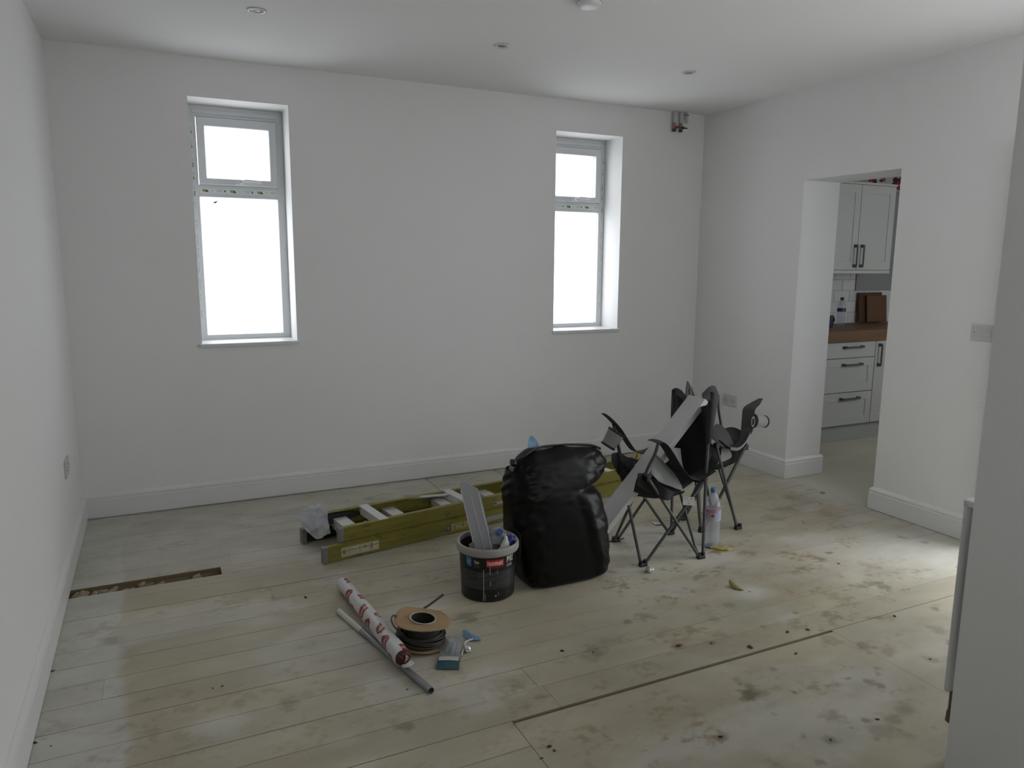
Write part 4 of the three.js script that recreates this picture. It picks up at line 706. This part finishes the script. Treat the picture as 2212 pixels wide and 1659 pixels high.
function cup(t, o, tilt, turn, rx = 0.046, hgt = 0.085) {                // hanging cup holder: mesh wall, dark binding
  const g = new THREE.Group(); void g;
  const pts = []; for (let k = 0; k <= 24; k++) { const a = k / 24 * Math.PI * 2; pts.push(a); }
  const wall = sheet([0, 1, 2].map(r => pts.filter((_, i) => i % 2 === 0).map(a => [Math.cos(a) * rx * (1 - 0.1 * r), -hgt * r / 2, Math.sin(a) * rx * (1 - 0.1 * r)])), 0.0012, 3);
  const m = mesh('cup_holder', wall, mesh50, t); m.position.copy(o); m.rotation.set(tilt[0], turn, tilt[1]);
  const circ = (y, r, w) => new THREE.TorusGeometry(r, w, 8, 36).rotateX(Math.PI / 2).scale(1, 1.6, 1).translate(0, y, 0);
  mesh('binding', [circ(-0.001, rx, 0.0038), circ(-hgt, rx * 0.8, 0.0042), box(-0.006, 0.006, -hgt * 1.02, -hgt * 0.98, -rx * 0.8, rx * 0.8), box(-rx * 0.8, rx * 0.8, -hgt * 1.02, -hgt * 0.98, -0.006, 0.006)], clip, m);
  return m;
}
{
  const t = thing('folding_chair', 'half-folded black camping chair in front, holding the leaning white board', 'chair');
  const NF = V(2.574, 0.012, 1.909), NR = V(2.904, 0.012, 1.952), FF = V(2.634, 0.012, 1.574), FR = V(2.975, 0.012, 1.608);
  for (const f of [NF, NR, FF, FR]) foot(t, f.x, f.z);
  const nfh = V(2.588, 0.453, 1.90), nrh = V(2.925, 0.42, 1.925), ffh = V(2.640, 0.44, 1.605), frh = V(2.962, 0.43, 1.61);
  const o = (v, x, z) => V(v.x + x, v.y, v.z + z);
  leg(t, o(NF, 0.012, 0), o(nrh, 0.006, 0.006)); leg(t, o(NR, -0.012, 0), o(nfh, 0, 0.006));
  leg(t, o(FF, 0.012, 0), o(frh, 0, -0.006)); leg(t, o(FR, -0.012, 0), V(2.70, 0.36, 1.60));
  leg(t, o(NF, -0.012, 0), V(2.480, 0.323, 1.905)); leg(t, o(FF, -0.012, 0.004), V(2.592, 0.462, 1.862));
  leg(t, o(NR, -0.016, -0.004), o(frh, -0.006, 0)); leg(t, o(FR, 0.012, 0), o(nrh, -0.008, -0.006));
  // uprights: arm posts at the front, back posts behind
  const nTop = V(2.634, 0.628, 1.915), fTop = V(2.580, 0.665, 1.60);
  mesh('arm_post', [pipe([V(2.588, 0.44, 1.87), V(2.600, 0.50, 1.885), V(2.622, 0.57, 1.905), nTop], RT_, 24, 10)], tubeMat, t);
  mesh('arm_post', [pipe([V(2.655, 0.40, 1.60), V(2.625, 0.50, 1.60), V(2.598, 0.60, 1.60), fTop], RT_ * 1.15, 24, 10)], tubeMat, t);
  const nbTop = V(2.946, 0.812, 1.92), fbTop = V(2.966, 0.815, 1.60);
  mesh('back_post', [rod(o(NR, 0.012, 0), V(2.925, 0.45, 1.935), RT_), rod(V(2.925, 0.45, 1.935), nbTop, RT_)], tubeMat, t);
  mesh('back_post', [rod(o(FR, 0.004, 0.002), fbTop, RT_)], tubeMat, t);
  for (const h of [nfh, nrh, ffh, frh]) hub(t, h);
  // seat: sagging cloth folded up between the rails
  mesh('seat', sheet([
    [[2.560, 0.470, 1.875], [2.640, 0.410, 1.872], [2.75, 0.375, 1.87], [2.86, 0.395, 1.885], [2.945, 0.435, 1.905]],
    [[2.545, 0.435, 1.865], [2.640, 0.345, 1.845], [2.75, 0.315, 1.83], [2.86, 0.340, 1.83], [2.955, 0.41, 1.84]],
    [[2.605, 0.318, 1.75], [2.680, 0.300, 1.74], [2.77, 0.290, 1.74], [2.87, 0.320, 1.74], [2.965, 0.395, 1.74]],
    [[2.612, 0.345, 1.67], [2.690, 0.320, 1.66], [2.79, 0.320, 1.67], [2.88, 0.345, 1.67], [2.97, 0.41, 1.67]],
    [[2.620, 0.460, 1.60], [2.700, 0.410, 1.60], [2.80, 0.385, 1.60], [2.89, 0.40, 1.60], [2.975, 0.44, 1.60]]], 0.004, 6), cloth, t);
  mesh('seat_pocket', sheet([[[2.545, 0.478, 1.880], [2.60, 0.462, 1.880], [2.68, 0.400, 1.94], [2.78, 0.352, 1.880], [2.84, 0.350, 1.880]], [[2.540, 0.420, 1.880], [2.60, 0.375, 1.880], [2.68, 0.338, 1.94], [2.76, 0.328, 1.880], [2.83, 0.338, 1.880]]], 0.003, 6), cloth, t);
  mesh('seat_lining', sheet([[[2.610, 0.470, 1.90], [2.655, 0.545, 1.85], [2.700, 0.530, 1.83], [2.74, 0.50, 1.82]], [[2.620, 0.455, 1.915], [2.690, 0.470, 1.885], [2.745, 0.455, 1.87], [2.79, 0.43, 1.86]], [[2.655, 0.425, 1.900], [2.715, 0.400, 1.898], [2.770, 0.375, 1.895], [2.815, 0.360, 1.895]]], 0.003, 7, p => { p.y += 0.016 * (n3(p.x * 22, p.y * 22, p.z * 22, 3) - 0.5); p.z += 0.014 * (n3(p.x * 25, p.z * 25, p.y * 25, 5) - 0.5); }), lining, t);
  mesh('seat_lining', sheet([[[2.73, 0.575, 1.86], [2.78, 0.575, 1.85], [2.83, 0.565, 1.84]], [[2.745, 0.535, 1.87], [2.795, 0.53, 1.86], [2.835, 0.50, 1.85]], [[2.765, 0.50, 1.88], [2.81, 0.48, 1.87], [2.84, 0.46, 1.86]]], 0.003, 6), lining, t);
  // back cloth between the two posts
  mesh('backrest', sheet([
    [[2.948, 0.800, 1.925], [2.960, 0.775, 1.84], [3.005, 0.745, 1.75], [2.978, 0.775, 1.67], [2.972, 0.800, 1.60]],
    [[2.950, 0.640, 1.930], [2.990, 0.615, 1.84], [2.998, 0.61, 1.75], [3.000, 0.62, 1.67], [2.972, 0.64, 1.60]],
    [[2.940, 0.500, 1.930], [2.975, 0.480, 1.84], [2.995, 0.475, 1.75], [2.99, 0.48, 1.67], [2.972, 0.50, 1.60]],
    [[2.930, 0.400, 1.930], [2.945, 0.370, 1.84], [2.96, 0.360, 1.75], [2.965, 0.37, 1.67], [2.968, 0.41, 1.60]]], 0.004, 6), cloth, t);
  for (const [p, q] of [[V(2.934, 0.60, 1.928), nbTop], [V(2.966, 0.60, 1.602), fbTop]]) mesh('back_sleeve', [rod(p, q, 0.0155, 0.0145, 14), new THREE.SphereGeometry(0.0148, 14, 10).translate(...q.toArray())], cloth, t);
  mesh('top_corner', sheet([[[2.955, 0.828, 1.602], [2.972, 0.834, 1.61], [2.992, 0.822, 1.63]], [[2.950, 0.76, 1.605], [2.975, 0.765, 1.62], [3.008, 0.775, 1.66]], [[2.945, 0.67, 1.605], [2.965, 0.70, 1.62], [2.985, 0.73, 1.66]]], 0.004, 6), clothLight, t);
  // near arm strap, sagging from its post back to the upright
  const strap = (c, w, th = 0.004) => sheet([c.map(p => [p[0], p[1], p[2] - w / 2]), c.map(p => [p[0], p[1] + 0.004, p[2]]), c.map(p => [p[0], p[1], p[2] + w / 2])], th, 7);
  mesh('armrest', strap([[2.612, 0.634, 1.90], [2.655, 0.632, 1.90], [2.700, 0.585, 1.905], [2.755, 0.505, 1.91], [2.815, 0.440, 1.915], [2.875, 0.425, 1.92], [2.960, 0.462, 1.925]], 0.084), cloth, t);
  mesh('armrest', strap([[2.522, 0.722, 1.60], [2.560, 0.692, 1.60], [2.610, 0.640, 1.60], [2.665, 0.565, 1.60], [2.715, 0.508, 1.60], [2.775, 0.495, 1.60], [2.87, 0.52, 1.602], [2.955, 0.56, 1.603]], 0.060), clothLight, t);
  cup(t, V(2.588, 0.626, 1.618), [0.15, -0.55], 0, 0.047, 0.085);
  mesh('seat_flap', sheet([[[2.590, 0.500, 1.575], [2.62, 0.505, 1.59], [2.66, 0.485, 1.60], [2.70, 0.455, 1.61]], [[2.592, 0.455, 1.575], [2.632, 0.435, 1.585], [2.676, 0.405, 1.60], [2.72, 0.39, 1.61]], [[2.630, 0.385, 1.575], [2.645, 0.365, 1.58], [2.655, 0.325, 1.595], [2.67, 0.31, 1.60]]], 0.004, 6), clothLight, t);
  mesh('care_label', [box(-0.030, 0.030, -0.021, 0.021, -0.0006, 0.0006)].map(g => { const m4 = new THREE.Matrix4().makeRotationFromEuler(new THREE.Euler(-0.25, -0.35, -0.17)); return g.applyMatrix4(m4).translate(2.800, 0.325, 1.962); }), mat([1, 1, 1], 0.6, { map: (() => { const c = document.createElement('canvas'); c.width = 128; c.height = 96; const x = c.getContext('2d'); x.fillStyle = '#b9b7ae'; x.fillRect(0, 0, 128, 96); x.fillStyle = '#3a3936'; x.fillRect(14, 16, 34, 6); x.fillRect(76, 16, 34, 6); x.fillStyle = '#83817a'; for (let k = 0; k < 3; k++) x.fillRect(20, 34 + k * 8, 84, 2); x.fillStyle = '#44423e'; x.beginPath(); x.moveTo(64, 64); x.lineTo(76, 84); x.lineTo(52, 84); x.fill(); x.fillStyle = '#b9b7ae'; x.fillRect(61, 72, 6, 8); const tx = new THREE.CanvasTexture(c); tx.colorSpace = THREE.SRGBColorSpace; return tx; })() }), t);
}
{
  const t = thing('folding_chair', 'half-folded black camping chair behind, its mesh cup holder sticking out', 'chair');
  const A = V(3.163, 0.012, 1.650), B = V(3.193, 0.012, 1.446), C = V(3.379, 0.012, 1.703), D = V(3.425, 0.012, 1.44);
  for (const f of [A, B, C, D]) foot(t, f.x, f.z);
  const nr = V(3.207, 0.505, 1.682), fr = V(3.25, 0.47, 1.47), nf = V(3.420, 0.475, 1.680), ff = V(3.44, 0.46, 1.49);
  leg(t, C.clone().add(V(-0.010, 0, 0)), nr); leg(t, A.clone().add(V(0.010, 0, 0)), nf.clone().add(V(-0.012, 0, 0.006)));
  leg(t, D.clone().add(V(-0.006, 0, 0)), nf.clone().add(V(0.008, 0, -0.008))); leg(t, C.clone().add(V(0.004, 0, -0.008)), V(3.355, 0.35, 1.53));
  leg(t, B.clone().add(V(0.010, 0, 0)), ff); leg(t, D.clone().add(V(-0.01, 0, 0)), fr); leg(t, B.clone(), nr.clone().add(V(-0.01, -0.02, -0.02))); leg(t, A.clone().add(V(0, 0, -0.01)), fr.clone().add(V(-0.01, 0, 0)));
  mesh('back_post', [rod(A.clone().add(V(-0.008, 0, 0)), V(3.085, 0.42, 1.645), RT_), rod(V(3.085, 0.42, 1.645), V(3.035, 0.83, 1.64), RT_)], tubeMat, t);
  mesh('back_post', [pipe([V(3.44, 0.47, 1.47), V(3.425, 0.56, 1.465), V(3.408, 0.64, 1.46), V(3.400, 0.74, 1.455)], RT_, 24, 10)], tubeMat, t);
  for (const h of [nr, nf, fr, ff]) hub(t, h);
  // peaks of the folded back and its rounded top over the post
  mesh('top_corner', sheet([[[3.012, 0.866, 1.645], [3.018, 0.874, 1.642], [3.026, 0.866, 1.64]], [[3.003, 0.82, 1.65], [3.030, 0.822, 1.64], [3.060, 0.82, 1.635]], [[2.998, 0.74, 1.65], [3.045, 0.745, 1.635], [3.104, 0.745, 1.625]]], 0.004, 6), clothLight, t);
  mesh('backrest', sheet([
    [[3.105, 0.800, 1.66], [3.150, 0.838, 1.665], [3.195, 0.835, 1.655], [3.245, 0.800, 1.62]],
    [[3.100, 0.755, 1.675], [3.150, 0.790, 1.685], [3.200, 0.785, 1.680], [3.250, 0.765, 1.63]],
    [[3.110, 0.66, 1.675], [3.150, 0.68, 1.685], [3.195, 0.69, 1.675], [3.222, 0.725, 1.63]],
    [[3.120, 0.54, 1.67], [3.150, 0.56, 1.68], [3.185, 0.60, 1.67], [3.205, 0.64, 1.63]],
    [[3.125, 0.45, 1.665], [3.150, 0.47, 1.67], [3.170, 0.50, 1.66], [3.180, 0.53, 1.63]]], 0.005, 6), clothLight, t);
  mesh('back_sleeve', [rod(V(3.152, 0.55, 1.69), V(3.158, 0.81, 1.68), 0.014, 0.014, 12)], cloth, t);
  // seat cloth bundled between the rails
  mesh('seat', sheet([
    [[3.190, 0.535, 1.620], [3.250, 0.475, 1.635], [3.320, 0.455, 1.640], [3.40, 0.46, 1.640], [3.465, 0.500, 1.620]],
    [[3.185, 0.46, 1.630], [3.250, 0.40, 1.650], [3.320, 0.385, 1.650], [3.40, 0.395, 1.650], [3.500, 0.455, 1.610]],
    [[3.190, 0.38, 1.600], [3.250, 0.345, 1.605], [3.320, 0.345, 1.610], [3.39, 0.375, 1.600], [3.47, 0.415, 1.570]],
    [[3.210, 0.40, 1.52], [3.270, 0.35, 1.52], [3.340, 0.345, 1.53], [3.41, 0.37, 1.53], [3.48, 0.43, 1.53]],
    [[3.230, 0.50, 1.46], [3.290, 0.45, 1.46], [3.350, 0.44, 1.46], [3.42, 0.45, 1.47], [3.49, 0.50, 1.48]]], 0.004, 6), cloth, t);
  mesh('seat_fold', sheet([[[3.200, 0.545, 1.64], [3.235, 0.590, 1.615], [3.275, 0.605, 1.60], [3.320, 0.585, 1.60]], [[3.215, 0.520, 1.67], [3.255, 0.535, 1.66], [3.295, 0.535, 1.65], [3.340, 0.545, 1.63]], [[3.235, 0.500, 1.682], [3.270, 0.485, 1.68], [3.305, 0.475, 1.675], [3.345, 0.50, 1.66]]], 0.004, 6), clothLight, t);
  mesh('seat_fold', sheet([[[3.330, 0.570, 1.60], [3.375, 0.572, 1.58], [3.425, 0.566, 1.58], [3.465, 0.545, 1.60]], [[3.320, 0.53, 1.64], [3.37, 0.52, 1.61], [3.42, 0.52, 1.61], [3.46, 0.525, 1.63]], [[3.320, 0.490, 1.67], [3.37, 0.478, 1.665], [3.42, 0.49, 1.66], [3.455, 0.51, 1.65]]], 0.004, 6), cloth, t);
  mesh('seat_lining', sheet([[[3.268, 0.470, 1.655], [3.295, 0.480, 1.655], [3.325, 0.465, 1.655]], [[3.262, 0.42, 1.655], [3.300, 0.425, 1.655], [3.345, 0.42, 1.655]], [[3.240, 0.385, 1.655], [3.262, 0.395, 1.655], [3.29, 0.40, 1.655]]], 0.003, 5), lining, t);
  // arm strap: saddle, rising to a curling tip with an eyelet, pale underside
  const S = [[3.235, 0.530, 1.66], [3.290, 0.490, 1.672], [3.345, 0.482, 1.675], [3.400, 0.510, 1.668], [3.440, 0.560, 1.66], [3.450, 0.625, 1.655], [3.460, 0.685, 1.65], [3.505, 0.712, 1.645], [3.560, 0.738, 1.64]];
  const wd = [0.03, 0.05, 0.05, 0.045, 0.05, 0.055, 0.055, 0.04, 0.012];
  mesh('armrest', sheet([S.map((p, i) => [p[0] - (i > 3 ? 0.019 : 0), p[1] - (i < 4 ? 0.006 : 0), p[2] - wd[i] * 0.5]), S, S.map((p, i) => [p[0] + (i > 3 && i < 8 ? 0.019 : 0), p[1], p[2] + wd[i] * 0.5])], 0.004, 7), clothLight, t);
  mesh('strap_lining', sheet([S.slice(1, 5).map(p => [p[0] + 0.003, p[1] - 0.014, p[2] + 0.027]), S.slice(1, 5).map(p => [p[0], p[1] + 0.004, p[2] + 0.032])], 0.002, 6), lining, t);
  mesh('eyelet', [new THREE.TorusGeometry(0.026, 0.004, 8, 28).scale(0.42, 1, 1).translate(3.456, 0.620, 1.690)], mat([0.42, 0.42, 0.41], 0.5), t);
  cup(t, V(3.484, 0.617, 1.655), [0.1, 1.42], 0, 0.040, 0.095);
}
{
  const T = V(2.976 + 0.02, 0.785 + 0.0226, 1.7513), Bm = V(2.2865, 0.005, 1.7034), d = T.clone().sub(Bm), L = d.length();
  const t = thing('fascia_board', 'long flat white plastic board leaning across the front folding chair', 'board', Bm.toArray());
  const y = d.clone().normalize(), xx = V(-0.10, 0.0, 1).normalize(); let z = xx.clone().cross(y).normalize(); const x2 = y.clone().cross(z).normalize();
  t.quaternion.setFromRotationMatrix(new THREE.Matrix4().makeBasis(x2, y, z));
  const wm = mat([0.55, 0.55, 0.54], 0.4);
  mesh('board_face', [box(-0.074, 0.074, 0, L, -0.010, 0.0, 0.002)], wm, t);
  mesh('board_lip', [box(0.063, 0.074, 0, L, -0.028, -0.008, 0.002)], wm, t);
}

// ---------------------------------------------------------------- water bottle and small litter
{
  const t = thing('water_bottle', 'tall clear water bottle with a blue cap standing by the chairs', 'bottle', [3.064, 0, 1.842]);
  const lathe = p => new THREE.LatheGeometry(p.map(q => new THREE.Vector2(...q)), 40);
  const prof = [[0, 0.004], [0.022, 0.002], [0.036, 0.003], [0.041, 0.012], [0.0415, 0.03]];
  for (let k = 0; k < 12; k++) { const y = 0.035 + k * 0.0095; prof.push([0.0415 - 0.0022 * (k % 2), y]); }
  prof.push([0.0425, 0.155], [0.0425, 0.215], [0.041, 0.232], [0.034, 0.262], [0.022, 0.288], [0.0135, 0.298], [0.0132, 0.31]);
  mesh('bottle_body', lathe(prof), phys([0.86, 0.88, 0.94], 0.1, { transmission: 0.82, thickness: 0, ior: 1.45 }), t);
  const c = document.createElement('canvas'); c.width = 512; c.height = 128; const x = c.getContext('2d');
  x.fillStyle = '#bdbcc6'; x.fillRect(0, 0, 512, 128); x.fillStyle = '#c48f96'; x.fillRect(0, 0, 512, 36); x.fillStyle = '#a3b2cd'; x.fillRect(300, 10, 140, 100); x.fillStyle = '#a8435a'; x.beginPath(); x.arc(262, 66, 18, 0, 7); x.fill(); x.strokeStyle = '#b0606f'; x.lineWidth = 7; x.beginPath(); x.arc(212, 70, 18, Math.PI, 0); x.lineTo(230, 96); x.moveTo(194, 70); x.lineTo(194, 96); x.stroke();
  const tx = new THREE.CanvasTexture(c); tx.colorSpace = THREE.SRGBColorSpace;
  const lb = mesh('bottle_label', new THREE.CylinderGeometry(0.0432, 0.0432, 0.062, 40, 1, true).translate(0, 0.185, 0), phys([1, 1, 1], 0.5, { map: tx, transmission: 0.25, thickness: 0 }), t); lb.rotation.y = Math.PI - 0.75;
  mesh('bottle_cap', [lathe([[0, 0.327], [0.0145, 0.3265], [0.0158, 0.322], [0.0158, 0.303], [0.0140, 0.302]])], mat([0.12, 0.24, 0.42], 0.45), t);
  mesh('bottle_base', [lathe([[0, 0.006], [0.015, 0.010], [0.025, 0.004], [0.036, 0.006]])], mat([0.13, 0.2, 0.28], 0.3), t);
}
tag(mesh('yellow_clip', [pipe([V(3.036, 0.008, 1.872), V(3.056, 0.012, 1.888), V(3.068, 0.007, 1.905), V(3.088, 0.008, 1.925)], 0.0065, 24, 8), new THREE.TorusGeometry(0.013, 0.0055, 8, 20, 4.4).rotateX(1.2).translate(3.098, 0.010, 1.933)], mat([0.62, 0.50, 0.03], 0.4)), 'small bright yellow plastic clip on the floor beside the water bottle', 'clip');
tag(mesh('dead_leaf', sheet([[[2.812, 0.022, 2.262], [2.820, 0.026, 2.262], [2.826, 0.018, 2.268]], [[2.800, 0.012, 2.285], [2.815, 0.016, 2.290], [2.832, 0.010, 2.290]], [[2.808, 0.004, 2.315], [2.820, 0.006, 2.318], [2.834, 0.003, 2.318]], [[2.822, 0.003, 2.335], [2.828, 0.003, 2.338], [2.836, 0.002, 2.338]]], 0.0018, 6), mat([0.17, 0.14, 0.025], 0.7)), 'curled olive brown dead leaf lying alone on the pale boards', 'leaf');
tag(mesh('foil_wad', [crumple(0.024, 71, 0.4, 0.75, 3).translate(2.558, 0.014, 1.985)], mat([0.55, 0.55, 0.53], 0.3, { metalness: 0.4 })), 'crumpled pale wad of foil in front of the chair foot', 'foil');
tag(mesh('paper_scrap', sheet([[[2.985, 0.004, 1.45], [3.01, 0.010, 1.47]], [[2.99, 0.004, 1.40], [3.05, 0.005, 1.485]]], 0.001, 6), mat([0.6, 0.6, 0.58], 0.7)), 'white triangular scrap of paper under the front folding chair', 'paper');
tag(mesh('plastic_wrap', [crumple(0.042, 77, 0.4, 0.45, 3).translate(2.615, 0.018, 1.455)], phys([0.55, 0.55, 0.55], 0.4, { transmission: 0.4, thickness: 0 })), 'crumpled clear wrap on the floor behind the white board', 'wrap');
tag(mesh('twig', [pipe([V(2.50, 0.004, 1.53), V(2.56, 0.006, 1.545), V(2.62, 0.004, 1.57), V(2.70, 0.004, 1.555)], 0.0035, 20, 6)], mat([0.10, 0.07, 0.055], 0.8)), 'thin dark splinter lying by the rear chair foot', 'splinter');
tag(mesh('yellow_scrap', [crumple(0.014, 91, 0.4, 0.4, 2).translate(4.37, 0.006, 1.415)], mat([0.36, 0.28, 0.06], 0.7)), 'small mustard yellow scrap on the floor in the kitchen doorway', 'scrap');
const chips = [[2.24, 2.62, .011], [2.49, 2.75, .013], [2.62, 2.86, .008], [2.81, 2.74, .009], [2.72, 2.72, .010], [1.8, 2.46, .009], [1.905, 2.52, .006], [2.54, 3.29, .007], [2.37, 2.66, .007], [2.0, 3.14, .008], [2.31, 3.3, .006], [1.477, 2.952, .009], [1.482, 2.974, .007], [1.429, 2.99, .006], [0.978, 1.565, .009], [0.579, 2.163, .006], [0.548, 2.163, .005], [0.022, 1.797, .008], [0.022, 2.252, .008], [0.069, 2.291, .004], [2.85, 2.36, .005], [3.25, 2.81, .009], [3.06, 3.11, .006], [2.44, 1.79, .012], [1.17, 2.46, .005], [3.5, 2.3, .006]];
const chipMats = [mat([0.05, 0.035, 0.025], 0.85), mat([0.10, 0.06, 0.035], 0.85), mat([0.035, 0.033, 0.035], 0.8)];
chips.forEach(([x, z, r], i) => {
  const [l, g] = x < 0.1 ? ['tiny dark speck of dirt on the white boards along the left skirting', 'specks along the left skirting'] : x < 1 ? ['tiny dark speck of dirt on the boards left of the grey pipe', 'specks left of the grey pipe'] : z > 2.88 ? ['tiny dark chip of dirt on the smooth floor sheets nearest the camera', 'chips on the floor sheets'] : ['small dark chip of dirt on the boards between the bag and the long floor crack', 'chips on the boards by the crack'];
  tag(mesh('wood_chip', [crumple(r * 0.8, i + 100, 0.45, 0.4, 1).scale(1.5, 1, 0.8).rotateY(i * 1.7).translate(x, r * 0.3, z)], chipMats[i % 3]), l, 'debris', g);
});

renderer.render(scene, camera);
